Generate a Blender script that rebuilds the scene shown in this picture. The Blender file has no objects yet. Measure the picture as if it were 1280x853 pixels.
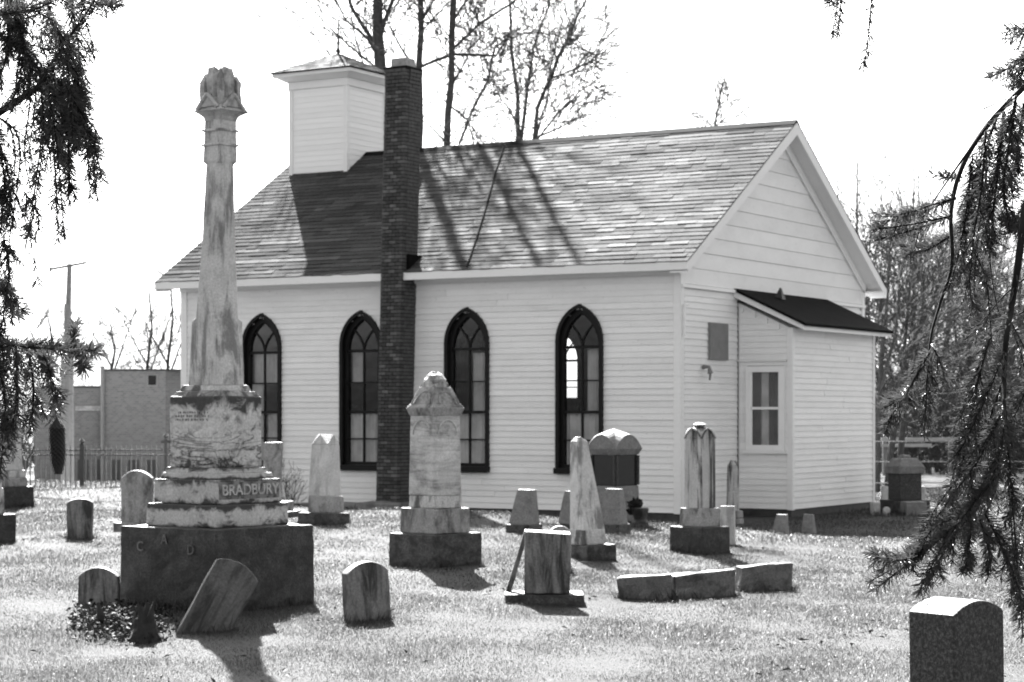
import bpy, bmesh, math, random
import numpy as np
from mathutils import Vector, Matrix, noise, Euler

rnd = random.Random(11)
sc = bpy.context.scene
COL = sc.collection
R = math.radians

# ------------------------------------------------------------------ camera
F = 2670.0            # focal length in pixels of the 1280 px wide photograph
CH, HY = 1.6, 517.0   # eye height, horizon row
cd = bpy.data.cameras.new('camera')
cd.sensor_width = 36.0
cd.lens = F / 1280 * 36
cd.shift_y = (HY - 426.5) / 1280
cd.clip_start = 0.1
cd.clip_end = 3000
cd.dof.use_dof = True
cd.dof.focus_distance = 5.0
cd.dof.aperture_fstop = 15
cam = bpy.data.objects.new('camera', cd)
COL.objects.link(cam)
cam.location = (0, 0, CH)
cam.rotation_euler = (R(90), 0, 0)
sc.camera = cam

# ------------------------------------------------------------------ sky, sun, exposure
SUN_EL, SUN_AZ = 40.0, -10.2         # azimuth measured from straight ahead, to the right
w = bpy.data.worlds.new('World')
sc.world = w
w.use_nodes = True
nt = w.node_tree
nt.nodes.clear()
sky = nt.nodes.new('ShaderNodeTexSky')
sky.sky_type = 'NISHITA'
sky.sun_disc = False
sky.sun_elevation = R(SUN_EL)
sky.sun_rotation = R(SUN_AZ)
sky.air_density = 1.2
sky.dust_density = 3.0
bw = nt.nodes.new('ShaderNodeRGBToBW')   # a black and white photograph: neutral sky light
bg = nt.nodes.new('ShaderNodeBackground')
bg.inputs['Strength'].default_value = 0.056
out = nt.nodes.new('ShaderNodeOutputWorld')
nt.links.new(sky.outputs[0], bw.inputs[0])
nt.links.new(bw.outputs[0], bg.inputs[0])
nt.links.new(bg.outputs[0], out.inputs[0])
sd = bpy.data.lights.new('sun', 'SUN')
sd.energy = 5.0
sd.angle = R(0.5)
sd.color = (1, 1, 1)
sun = bpy.data.objects.new('sun', sd)
COL.objects.link(sun)
ldir = Vector((-math.sin(R(SUN_AZ)) * math.cos(R(SUN_EL)), -math.cos(R(SUN_AZ)) * math.cos(R(SUN_EL)), -math.sin(R(SUN_EL))))
sun.rotation_euler = ldir.to_track_quat('-Z', 'Y').to_euler()
sun.location = (0, 60, 60)
vs = sc.view_settings
vs.view_transform = 'Standard'
vs.look = 'None'
vs.exposure = 2.75
vs.gamma = 1.0
sc.cycles.max_bounces = 6
sc.cycles.transparent_max_bounces = 12
sc.cycles.use_denoising = True

# ------------------------------------------------------------------ places
def at(px, py, Y):
    return Vector(((px - 640) / F * Y, Y, CH + (HY - py) / F * Y))

CX, CY = 2.49, 31.6                      # near corner of the church
UX, UY = -0.8616, 0.5075                 # along the long wall
VX, VY = 0.5075, 0.8616                  # along the gable

def sm(a, b, x):
    t = np.clip((x - a) / (b - a), 0, 1)
    return t * t * (3 - 2 * t)

def terrain(X, Y):
    X = np.asarray(X, dtype=float); Y = np.asarray(Y, dtype=float)
    A = np.clip(.25 - .045 * np.maximum(X, 0), 0, .25)
    h = A * sm(13, 27, Y)
    wq = (X - CX) * VX + (Y - CY) * VY
    sq = (X - CX) * UX + (Y - CY) * UY
    dip = sm(-3.5, -1.6, wq) * sm(11.5, 9.5, sq) * sm(-9, -5, sq) * sm(12, 8.5, wq)
    h = h * (1 - dip)
    far = sm(41, 54, Y)
    h = h * (1 - far) - .5 * far * sm(3, -6, X)
    h = h + .018 * np.sin(X * 1.3 + Y * .55) * np.sin(Y * .9 - X * .4) * sm(8, 12, Y) * (1 - dip) * sm(60, 40, Y)
    h = h + .01 * np.sin(X * 3.1 - Y * 1.7) * sm(8, 12, Y) * (1 - dip) * sm(60, 40, Y)
    return h

def gz(X, Y):
    return float(terrain(X, Y))

def hit(px, py):
    """the place on the lawn that a ray through the photograph meets"""
    last = 4.0
    y = 4.0
    while y < 90:
        p = at(px, py, y)
        if p.z <= gz(p.x, p.y):
            a, b = last, y
            for _ in range(20):
                m = (a + b) / 2
                p = at(px, py, m)
                if p.z <= gz(p.x, p.y): b = m
                else: a = m
            return at(px, py, b)
        last = y
        y += .1
    return at(px, py, 60)

# ------------------------------------------------------------------ object helpers
def link(o, parent=None):
    COL.objects.link(o)
    if parent is not None: o.parent = parent
    return o

def tag(o, label=None, cat=None, group=None, kind=None):
    if label: o['label'] = label
    if cat: o['category'] = cat
    if group: o['group'] = group
    if kind: o['kind'] = kind
    return o

def empty(name, loc, rot=(0, 0, 0), parent=None):
    o = bpy.data.objects.new(name, None)
    o.empty_display_size = .2
    o.location = loc
    o.rotation_euler = rot
    return link(o, parent)

class MB:
    def __init__(s):
        s.v = []; s.f = []
    def add(s, verts, faces):
        k = len(s.v)
        s.v += [tuple(p) for p in verts]
        s.f += [tuple(i + k for i in q) for q in faces]
    def box(s, x0, x1, y0, y1, z0, z1, M=None):
        vs_ = [Vector(p) for p in ((x0, y0, z0), (x1, y0, z0), (x1, y1, z0), (x0, y1, z0), (x0, y0, z1), (x1, y0, z1), (x1, y1, z1), (x0, y1, z1))]
        if M is not None: vs_ = [M @ p for p in vs_]
        s.add(vs_, [(3, 2, 1, 0), (4, 5, 6, 7), (0, 1, 5, 4), (1, 2, 6, 5), (2, 3, 7, 6), (3, 0, 4, 7)])
    def hexa(s, p):      # eight corners, bottom ring then top ring
        s.add(p, [(3, 2, 1, 0), (4, 5, 6, 7), (0, 1, 5, 4), (1, 2, 6, 5), (2, 3, 7, 6), (3, 0, 4, 7)])
    def tier(s, a, b, z0, z1, ox=0, oy=0, b2=None, tx=0, ty=0):
        """square block, half side a below and b above (b2: half depths), top shifted by tx, ty"""
        ad, bd = b2 if b2 else (a, b)
        s.hexa([(ox - a, oy - ad, z0), (ox + a, oy - ad, z0), (ox + a, oy + ad, z0), (ox - a, oy + ad, z0),
                (ox + tx - b, oy + ty - bd, z1), (ox + tx + b, oy + ty - bd, z1), (ox + tx + b, oy + ty + bd, z1), (ox + tx - b, oy + ty + bd, z1)])
    def prism(s, poly, d0, d1, axis='y', M=None):
        """outline (a, b) in the x-z plane extruded along y (or x-y along z)"""
        n = len(poly)
        if axis == 'y':
            va = [Vector((p[0], d0, p[1])) for p in poly] + [Vector((p[0], d1, p[1])) for p in poly]
        elif axis == 'x':
            va = [Vector((d0, p[0], p[1])) for p in poly] + [Vector((d1, p[0], p[1])) for p in poly]
        else:
            va = [Vector((p[0], p[1], d0)) for p in poly] + [Vector((p[0], p[1], d1)) for p in poly]
        if M is not None: va = [M @ p for p in va]
        s.add(va, [tuple(range(n)), tuple(range(2 * n - 1, n - 1, -1))] + [(i, n + i, n + (i + 1) % n, (i + 1) % n) for i in range(n)])
    def tube(s, pts, radii, sides=6, cap=True):
        pts = [Vector(p) for p in pts]
        n = len(pts)
        if not hasattr(radii, '__len__'): radii = [radii] * n
        k0 = len(s.v)
        ref = None
        for i, p in enumerate(pts):
            d = (pts[min(i + 1, n - 1)] - pts[max(i - 1, 0)])
            if d.length < 1e-9: d = Vector((0, 0, 1))
            d.normalize()
            if ref is None:
                ref = d.orthogonal().normalized()
            ref = (ref - d * ref.dot(d))
            if ref.length < 1e-6: ref = d.orthogonal()
            ref.normalize()
            b = d.cross(ref)
            for j in range(sides):
                a = 2 * math.pi * j / sides
                q = p + (ref * math.cos(a) + b * math.sin(a)) * radii[i]
                s.v.append(tuple(q))
        for i in range(n - 1):
            for j in range(sides):
                a = k0 + i * sides + j; b_ = k0 + i * sides + (j + 1) % sides
                s.f.append((a, b_, b_ + sides, a + sides))
        if cap:
            s.f.append(tuple(k0 + j for j in reversed(range(sides))))
            s.f.append(tuple(k0 + (n - 1) * sides + j for j in range(sides)))
    def lathe(s, prof, sides=16, ox=0, oy=0):
        k0 = len(s.v)
        for r, z in prof:
            for j in range(sides):
                a = 2 * math.pi * j / sides
                s.v.append((ox + r * math.cos(a), oy + r * math.sin(a), z))
        n = len(prof)
        for i in range(n - 1):
            for j in range(sides):
                a = k0 + i * sides + j; b = k0 + i * sides + (j + 1) % sides
                s.f.append((a, b, b + sides, a + sides))
        s.f.append(tuple(k0 + j for j in reversed(range(sides))))
        s.f.append(tuple(k0 + (n - 1) * sides + j for j in range(sides)))
    def mesh(s, name, mat, bevel=0, smooth=False, rough=0, rscale=3.0, cuts=0, seed=0, segs=2):
        me = bpy.data.meshes.new(name)
        me.from_pydata(s.v, [], s.f)
        if bevel or rough or cuts:
            bm = bmesh.new(); bm.from_mesh(me)
            bmesh.ops.recalc_face_normals(bm, faces=bm.faces)
            if bevel:
                es = [e for e in bm.edges if e.is_manifold and e.calc_face_angle(0) > R(24)]
                bmesh.ops.bevel(bm, geom=es, offset=bevel, segments=segs, affect='EDGES', clamp_overlap=True, profile=.6)
            if cuts:
                bmesh.ops.subdivide_edges(bm, edges=[e for e in bm.edges if e.calc_length() > .05], cuts=cuts, use_grid_fill=True)
                bmesh.ops.triangulate(bm, faces=[f for f in bm.faces if len(f.verts) > 4])
            if rough:
                off = Vector((seed * 3.7, seed * 1.3, seed * 2.1))
                bm.normal_update()
                for v in bm.verts:
                    q = v.co * rscale + off
                    n_ = noise.noise(q) + .5 * noise.noise(q * 2.3)
                    v.co += v.normal * (n_ * rough)
            bm.to_mesh(me); bm.free()
        if smooth:
            me.polygons.foreach_set('use_smooth', [True] * len(me.polygons))
        me.materials.append(mat)
        return me
    def build(s, name, mat, parent=None, loc=None, rot=None, **k):
        o = bpy.data.objects.new(name, s.mesh(name, mat, **k))
        if loc is not None: o.location = loc
        if rot is not None: o.rotation_euler = rot
        return link(o, parent)

# ------------------------------------------------------------------ materials
def g(v): return (v, v, v, 1)

class NT:
    def __init__(s, name):
        s.m = bpy.data.materials.new(name)
        s.m.use_nodes = True
        s.t = s.m.node_tree
        s.b = s.t.nodes['Principled BSDF']
        s.out = s.t.nodes['Material Output']
    def n(s, kind, **k):
        nd = s.t.nodes.new('ShaderNode' + kind)
        for a, v in k.items():
            if a in nd.inputs: nd.inputs[a].default_value = v
            else: setattr(nd, a, v)
        return nd
    def l(s, a, b): s.t.links.new(a, b)
    def coords(s, scale=(1, 1, 1), kind='Object', vary=True):
        tc = s.n('TexCoord')
        mp = s.n('Mapping')
        mp.inputs['Scale'].default_value = scale
        s.l(tc.outputs[kind], mp.inputs['Vector'])
        if vary:
            oi = s.n('ObjectInfo')
            mu = s.n('Math', operation='MULTIPLY'); mu.inputs[1].default_value = 37.0
            s.l(oi.outputs['Random'], mu.inputs[0])
            cb = s.n('CombineXYZ')
            for i in range(3): s.l(mu.outputs[0], cb.inputs[i])
            s.l(cb.outputs[0], mp.inputs['Location'])
        return mp.outputs[0]
    def noise(s, vec, scale, detail=6, rough=.6, dist=0):
        nd = s.n('TexNoise')
        nd.inputs['Scale'].default_value = scale
        nd.inputs['Detail'].default_value = detail
        nd.inputs['Roughness'].default_value = rough
        nd.inputs['Distortion'].default_value = dist
        s.l(vec, nd.inputs['Vector'])
        return nd.outputs['Fac']
    def ramp(s, fac, stops):
        r = s.n('ValToRGB')
        e = r.color_ramp.elements
        while len(e) < len(stops): e.new(.5)
        for i, (p, v) in enumerate(stops):
            e[i].position = p; e[i].color = g(v)
        s.l(fac, r.inputs[0])
        return r.outputs[0]
    def mul(s, a, b):
        m = s.n('Math', operation='MULTIPLY')
        s.l(a, m.inputs[0])
        if isinstance(b, (int, float)): m.inputs[1].default_value = b
        else: s.l(b, m.inputs[1])
        return m.outputs[0]
    def add(s, a, b):
        m = s.n('Math', operation='ADD')
        s.l(a, m.inputs[0])
        if isinstance(b, (int, float)): m.inputs[1].default_value = b
        else: s.l(b, m.inputs[1])
        return m.outputs[0]
    def col(s, sock): s.l(sock, s.b.inputs['Base Color'])
    def bump(s, h, strength=.4, dist=.02):
        b = s.n('Bump')
        b.inputs['Strength'].default_value = strength
        b.inputs['Distance'].default_value = dist
        s.l(h, b.inputs['Height'])
        s.l(b.outputs[0], s.b.inputs['Normal'])
    def rough(s, v): s.b.inputs['Roughness'].default_value = v; return s

def m_plain(name, v, rough=.6, var=.25, scale=8, spec=.5, metal=0):
    t = NT(name)
    c = t.coords()
    t.col(t.ramp(t.noise(c, scale), [(.3, v * (1 - var)), (.7, v * (1 + var))]))
    t.rough(rough)
    t.b.inputs['Specular IOR Level'].default_value = spec
    t.b.inputs['Metallic'].default_value = metal
    return t.m

def m_stone(name, base, stain=.5, streak=(1, 1, 1), dark=.04, scale=2.5, speck=.25, bump=.5, band=0, rough=.8, lo=.48, hi=.62):
    rough = min(rough, .6)
    """weathered stone: mottled grey, dark lichen and rain stains, fine grain"""
    t = NT(name)
    c0 = t.coords((1, 1, 1))
    mott = t.ramp(t.noise(c0, scale * 1.7, 8, .65), [(.25, base * .72), (.75, base * 1.18)])
    c1 = t.coords(streak)
    sn = t.noise(c1, scale, 9, .68, .4)
    st = t.ramp(sn, [(lo, 0), (hi, 1)])
    fac = t.mul(st, stain)
    if band:
        cb = t.coords((.6, .6, 6))
        bn = t.ramp(t.noise(cb, 1.6, 6, .6, 1.2), [(.45, 0), (.52, 1), (.6, .1)])
        fac = t.add(fac, t.mul(bn, band))
    mx = t.n('MixRGB'); mx.use_clamp = True
    t.l(fac, mx.inputs[0]); t.l(mott, mx.inputs[1]); mx.inputs[2].default_value = g(dark)
    sp = t.ramp(t.noise(c0, 60, 3, .7), [(.35, 1 - speck), (.65, 1 + speck * .3)])
    m2 = t.n('MixRGB', blend_type='MULTIPLY'); m2.inputs[0].default_value = 1
    t.l(mx.outputs[0], m2.inputs[1]); t.l(sp, m2.inputs[2])
    t.col(m2.outputs[0])
    t.bump(t.add(t.mul(t.noise(c0, 14, 8, .7), .6), t.mul(t.noise(c0, 70, 3, .6), .25)), bump, .012)
    t.rough(rough)
    t.b.inputs['Specular IOR Level'].default_value = .5
    return t.m

M_marble = m_stone('weathered_marble', .52, .95, (1.8, 1.8, .6), .04, 3.2, .35, .8, lo=.47, hi=.6)
M_shaft = m_stone('streaked_shaft_marble', .54, .8, (2.2, 2.2, .55), .11, 2.2, lo=.47, hi=.56)
M_banded = m_stone('banded_marble', .54, .5, (1, 1, 1.6), .1, 2.4, band=.35)
M_stained = m_stone('black_stained_marble', .45, 1, (1, 1, 2.0), .015, 3.4, .4, .9, band=.0, lo=.44, hi=.54)
M_pale = m_stone('pale_marble', .55, .6, (2, 2, .5), .12, 2.5)
M_obelisk = m_stone('rain_streaked_marble', .46, 1, (3.6, 3.6, .25), .02, 2.2, lo=.48, hi=.56)
M_block = m_stone('dark_lichened_base', .045, 1, (1, 1, 1), .003, 9, .95, 1.0, lo=.40, hi=.62)
M_base = m_stone('grey_base_stone', .07, 1, (1, 1, 1.4), .005, 7.0, .8, 1.0, lo=.42, hi=.58)
M_grey = m_stone('grey_sandstone', .31, .9, (1.6, 1.6, .7), .04, 3.6, .35, .8)
M_slab = m_stone('grey_slab', .2, 1, (3.0, 3.0, .5), .015, 3.4, .35, .9, lo=.44, hi=.6)
M_gran = m_stone('speckled_granite', .075, 1, (1, 1, 1), .006, 62, .8, .9, lo=.42, hi=.55)
M_polish = m_plain('polished_black_granite', .012, .06, .3)
M_midstone = m_stone('mid_grey_granite', .2, .4, (1, 1, 1), .06, 8, .4)
M_curb = m_stone('kerb_sandstone', .13, .8, (1, 1, .8), .03, 5, .4, .9)

def m_ledge(name, base, z0, z1, top, bot, vein=0, dark=.025, scale=5, lo=.55, hi=.68):
    """marble course with lichen creeping from its arrises and dark veins across it (z0, z1: its foot and head)"""
    t = NT(name)
    c = t.coords((1, 1, 1))
    mott = t.ramp(t.noise(c, 6, 8, .65), [(.25, base * .75), (.75, base * 1.15)])
    n_ = t.noise(t.coords((1, 1, 1.3)), scale, 9, .7, .5)
    tc = t.n('TexCoord'); sp = t.n('SeparateXYZ'); t.l(tc.outputs['Object'], sp.inputs[0])
    mr = t.n('MapRange'); mr.inputs['From Min'].default_value = z0; mr.inputs['From Max'].default_value = z1
    t.l(sp.outputs['Z'], mr.inputs['Value'])
    edge = t.ramp(mr.outputs[0], [(0, bot), (.3, 0), (.6, 0), (1, top)])
    st = t.ramp(t.add(n_, edge), [(lo, 0), (hi, 1)])
    if vein:
        vn = t.noise(t.coords((.8, .8, 3.2)), 2.2, 6, .62, 1.6)
        vr = t.ramp(vn, [(.455, 0), (.5, 1), (.53, 0)])
        gate = t.ramp(mr.outputs[0], [(.0, 1), (.45, .9), (.62, 0)])
        st = t.add(st, t.mul(t.mul(vr, gate), vein))
    mx = t.n('MixRGB'); mx.use_clamp = True
    t.l(st, mx.inputs[0]); t.l(mott, mx.inputs[1]); mx.inputs[2].default_value = g(dark)
    s2 = t.ramp(t.noise(c, 55, 3, .7), [(.35, .7), (.65, 1.1)])
    m2 = t.n('MixRGB', blend_type='MULTIPLY'); m2.inputs[0].default_value = 1
    t.l(mx.outputs[0], m2.inputs[1]); t.l(s2, m2.inputs[2]); t.col(m2.outputs[0])
    t.bump(t.add(t.mul(t.noise(c, 14, 8, .7), .6), t.mul(t.noise(c, 70, 3, .6), .25)), .9, .014)
    t.rough(.6)
    return t.m

M_white = None
def m_paint(name, v, dirt=.25):
    t = NT(name)
    c = t.coords()
    oi = t.n('ObjectInfo')
    tone = t.ramp(oi.outputs['Random'], [(0, v * .93), (1, v * 1.01)])
    d = t.ramp(t.noise(t.coords((.5, .5, 1)), 2.2, 8, .7), [(.3, 1 - dirt * .5), (.55, 1)])
    d2 = t.ramp(t.noise(c, 22, 4, .7), [(.28, 1 - dirt), (.4, 1)])
    m = t.n('MixRGB', blend_type='MULTIPLY'); m.inputs[0].default_value = 1
    t.l(tone, m.inputs[1]); t.l(d, m.inputs[2])
    m2 = t.n('MixRGB', blend_type='MULTIPLY'); m2.inputs[0].default_value = 1
    t.l(m.outputs[0], m2.inputs[1]); t.l(d2, m2.inputs[2])
    t.col(m2.outputs[0])
    t.bump(t.noise(t.coords((2, 2, 30)), 6, 4, .6), .15, .004)
    t.rough(.55)
    t.b.inputs['Specular IOR Level'].default_value = .3
    return t.m
M_siding = m_paint('white_siding_paint', .85, .2)
M_belfry = m_paint('lit_white_siding', .92, .06)  # siding paint made lighter: the belfry's more open light put into the colour
M_trim = m_paint('white_trim_paint', .86, .12)
M_black = m_plain('black_window_paint', .006, .5, .3, 8, .2)
M_dark = m_plain('dark_interior_plaster', .22, .8, .1)
M_slab_dark = m_stone('shadowed_slab', .11, 1, (3.0, 3.0, .5), .012, 3.4, .35, .9, lo=.44, hi=.6)  # darker copy of the grey slab, the column monument's shadow painted in
M_curtain = m_plain('grey_curtain_cloth', .5, .9, .25, 3)
M_drape = m_plain('dark_drape_cloth', .12, .9, .25, 3)
M_iron = m_plain('black_iron', .02, .5, .3)
M_roofdark = m_plain('tar_roofing', .006, .95, .5, 6, .08)
M_mortar = m_plain('dark_mortar', .006, .9, .3, 20, .2)
M_pot = m_stone('chimney_clay', .35, .5, (1, 1, 1), .12, 6)
M_shadefound = m_stone('shaded_foundation', .05, .8, (1, 1, 1), .015, 4)  # shadow along the wall foot put into the stone's dark colour
M_found = m_stone('foundation_stone', .22, .6, (1, 1, 1), .06, 3)
M_metal = m_plain('grey_sheet_metal', .18, .5, .15)

def m_brick():
    t = NT('dark_chimney_brick')
    oi = t.n('ObjectInfo')
    tone = t.ramp(oi.outputs['Random'], [(0, .035), (.6, .06), (1, .13)])
    d = t.ramp(t.noise(t.coords((1, 1, 1)), 14, 6), [(.3, .6), (.7, 1.25)])
    m = t.n('MixRGB', blend_type='MULTIPLY'); m.inputs[0].default_value = 1
    t.l(tone, m.inputs[1]); t.l(d, m.inputs[2]); t.col(m.outputs[0])
    t.bump(t.noise(t.coords(), 50, 4), .4, .006); t.rough(.85)
    return t.m
M_brick = m_brick()

def m_shingle():
    t = NT('weathered_shingle')
    at_ = t.n('Attribute'); at_.attribute_name = 'tone'
    d = t.ramp(t.noise(t.coords((1, 1, 1), vary=False), 1.1, 8, .7), [(.3, .72), (.7, 1.15)])
    d2 = t.ramp(t.noise(t.coords((1, 1, 1), vary=False), 30, 4, .7), [(.3, .7), (.7, 1.1)])
    m = t.n('MixRGB', blend_type='MULTIPLY'); m.inputs[0].default_value = 1
    t.l(at_.outputs['Fac'], m.inputs[1]); t.l(d, m.inputs[2])
    m2 = t.n('MixRGB', blend_type='MULTIPLY'); m2.inputs[0].default_value = 1
    t.l(m.outputs[0], m2.inputs[1]); t.l(d2, m2.inputs[2]); t.col(m2.outputs[0])
    t.bump(t.noise(t.coords(vary=False), 60, 3), .4, .006); t.rough(.8); t.b.inputs['Specular IOR Level'].default_value = 0
    gl = t.n('BsdfGlossy'); gl.inputs['Roughness'].default_value = .5      # faint mineral glitter
    gm = t.n('MixRGB', blend_type='MULTIPLY'); gm.inputs[0].default_value = 1; gm.inputs[2].default_value = g(.11)
    t.l(m2.outputs[0], gm.inputs[1]); t.l(gm.outputs[0], gl.inputs[0])
    ad = t.n('AddShader'); t.l(t.b.outputs[0], ad.inputs[0]); t.l(gl.outputs[0], ad.inputs[1]); t.l(ad.outputs[0], t.out.inputs[0])
    return t.m
M_shingle = m_shingle()

def m_glass():
    t = NT('window_glass')
    tr = t.n('BsdfTransparent'); tr.inputs[0].default_value = g(.86)
    gl = t.n('BsdfGlossy'); gl.inputs['Roughness'].default_value = .02; gl.inputs[0].default_value = g(.9)
    fr = t.n('Fresnel'); fr.inputs[0].default_value = 1.5
    bp = t.n('Bump'); bp.inputs['Strength'].default_value = .15; bp.inputs['Distance'].default_value = .01
    t.l(t.noise(t.coords(), 5, 2), bp.inputs['Height'])
    t.l(bp.outputs[0], gl.inputs['Normal'])
    mx = t.n('MixShader')
    t.l(fr.outputs[0], mx.inputs[0]); t.l(tr.outputs[0], mx.inputs[1]); t.l(gl.outputs[0], mx.inputs[2])
    t.l(mx.outputs[0], t.out.inputs[0])
    return t.m
M_glass = m_glass()

def m_leafy(name, v, trans, gloss_rough=.4, spec=.5, attr=None, var=.3):
    t = NT(name)
    if attr:
        a = t.n('Attribute'); a.attribute_name = attr
        c = a.outputs['Fac']
        k = t.n('Math', operation='MULTIPLY'); k.inputs[1].default_value = v; t.l(c, k.inputs[0]); c = k.outputs[0]
    else:
        c = t.ramp(t.noise(t.coords(), 9, 4), [(.3, v * (1 - var)), (.7, v * (1 + var))])
    t.col(c); t.rough(gloss_rough)
    t.b.inputs['Specular IOR Level'].default_value = spec
    if trans:
        tl = t.n('BsdfTranslucent'); t.l(c, tl.inputs[0])
        mx = t.n('MixShader'); mx.inputs[0].default_value = trans
        t.l(t.b.outputs[0], mx.inputs[1]); t.l(tl.outputs[0], mx.inputs[2])
        t.l(mx.outputs[0], t.out.inputs[0])
    return t.m
M_blade = m_leafy('dry_grass_blade', .058, .45, .45, .4, 'tone')
M_bark = m_plain('grey_tree_bark', .06, .9, .4, 12)
M_twig = m_plain('bare_twig_bark', .055, .9, .3, 6)
M_needle = m_leafy('spruce_needle', .06, .35, .42, .3)
M_spruce_bark = m_plain('spruce_bark', .018, .9, .4, 30, .15)
TUFTS = []     # feet of the stones, where the grass stays long
M_cone = m_plain('spruce_cone_scale', .03, .4, .3, 20)
M_leaf = m_leafy('ivy_leaf', .02, .12, .6, .06)

def m_ground():
    t = NT('lawn_soil')
    c = t.coords(kind='Object', vary=False)
    a = t.ramp(t.noise(c, .35, 8, .65), [(.3, .02), (.7, .045)])
    b = t.ramp(t.noise(c, 9, 8, .75), [(.3, .6), (.7, 1.2)])
    m = t.n('MixRGB', blend_type='MULTIPLY'); m.inputs[0].default_value = 1
    t.l(a, m.inputs[1]); t.l(b, m.inputs[2]); t.col(m.outputs[0])
    t.bump(t.noise(c, 30, 8, .8), .8, .05); t.rough(.9)
    return t.m
M_ground = m_ground()
# ------------------------------------------------------------------ ground: one sheet to the horizon
def ground():
    xs = np.concatenate([[-1500, -700, -300, -120, -70], np.arange(-45, 46, .5), [70, 120, 300, 700, 1500]])
    ys = np.concatenate([[-200, -60, -20, -5], np.arange(0, 62, .4), [66, 72, 80, 95, 120, 180, 300, 700, 2500]])
    Xg, Yg = np.meshgrid(xs, ys)
    Z = terrain(Xg, Yg)
    v = np.stack([Xg, Yg, Z], -1).reshape(-1, 3)
    nx = len(xs)
    f = [(j * nx + i, j * nx + i + 1, (j + 1) * nx + i + 1, (j + 1) * nx + i) for j in range(len(ys) - 1) for i in range(nx - 1)]
    mb = MB(); mb.v = [tuple(p) for p in v]; mb.f = f
    o = mb.build('ground', M_ground, smooth=True)
    tag(o, kind='structure')
ground()

# ------------------------------------------------------------------ church
church = empty('church', (CX, CY, 0), (0, 0, math.atan2(VY, VX)))
tag(church, 'small white clapboard church with square belfry, brick chimney and black pointed windows', 'church')
W, L, ZE, ZR, OV = 7.4, 9.4, 3.83, 6.33, .35
SL = (ZR - ZE) / (W / 2 + OV)
def roofz(x): return ZE + (min(x, W - x) + OV) * SL

WIN_S = [1.69, 3.70, 5.71, 7.71]
WIN_B = [2.10, 4.10, 6.03, 8.10]
A_, ZB, ZS, ZT = .375, .71, 2.70, 3.23
RR = (A_ * A_ + (ZT - ZS) ** 2) / (2 * A_)
def halfw(z, a=A_, zs=ZS, zt=ZT):
    if z <= zs: return a
    if z >= zt: return 0
    r = (a * a + (zt - zs) ** 2) / (2 * a)
    return max(0, math.sqrt(max(0, r * r - (z - zs) ** 2)) - (r - a))

def arch(a, zb, zs, zt, n=9):
    """closed outline, right foot up over the point and down to the left foot"""
    pts = [(a, zb)]
    for i in range(n + 1):
        z = zs + (zt - zs) * math.sin(i / n * math.pi / 2) if i < n else zt
        pts.append((halfw(z, a, zs, zt), z))
    left = [(-x, z) for x, z in reversed(pts[:-1])]
    return pts + left

def intervals(lo, hi, wins, z):
    iv = [(lo, hi)]
    if z > ZB and z < ZT:
        h = halfw(z)
        for c in wins:
            nw = []
            for a, b in iv:
                if c + h <= a or c - h >= b: nw.append((a, b)); continue
                if c - h - a > .03: nw.append((a, c - h))
                if b - c - h > .03: nw.append((c + h, b))
            iv = nw
    return iv

PITCH = .0925
def clap(mb, a, b, z, pitch, axis, at0, sgn, th=.018, t2=.004):
    """one lapped board from a to b along the wall, proud at its lower edge"""
    zt = z + pitch + .012
    if axis == 'y':   # wall in the y-z plane at x=at0, outward = sgn
        P = lambda o, y, zz: (at0 + sgn * o, y, zz)
    else:
        P = lambda o, x, zz: (x, at0 + sgn * o, zz)
    q = [P(th, a, z), P(th, b, z), P(-.01, b, z), P(-.01, a, z), P(t2, a, zt), P(t2, b, zt), P(-.01, b, zt), P(-.01, a, zt)]
    mb.hexa(q)

def split(a, b, r):
    """break a long course at one or two butt joints"""
    if b - a < 2.6: return [(a, b)]
    k = a + (b - a) * r.uniform(.3, .7)
    return [(a, k - .002), (k + .002, b)]

# long wall in view
wall = MB()
z = -.3
while z < ZE - .02:
    z1 = min(z + .05, ZE)
    for a, b in intervals(0, L, WIN_S, (z + z1) / 2): wall.box(.03, .15, a, b, z, z1)
    z = z1
long_wall = wall.build('long_wall', M_dark, church)
rows = int((ZE - .06) / PITCH)
for i in range(rows):
    z = .03 + i * PITCH
    if i == 0: continue
    for a, b in intervals(.1, L - .1, WIN_S, z + PITCH / 2):
        for c, d in split(a, b, rnd):
            m = MB(); clap(m, c, d, z + rnd.uniform(-.004, .004), PITCH, 'y', .012, -1, .02 + rnd.uniform(-.004, .005))
            m.build('siding_board', M_siding, long_wall)
# far long wall
wall = MB()
z = -.3
while z < ZE - .02:
    z1 = min(z + .05, ZE)
    for a, b in intervals(0, L, WIN_B, (z + z1) / 2): wall.box(W - .15, W - .03, a, b, z, z1)
    z = z1
back_wall = wall.build('back_wall', M_dark, church)
m = MB()
for i in range(rows):
    z = .03 + i * PITCH
    for a, b in intervals(.1, L - .1, WIN_B, z + PITCH / 2): clap(m, a, b, z, PITCH, 'y', W - .012, 1)
tag(m.build('siding', M_siding, back_wall), kind='stuff')

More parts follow.
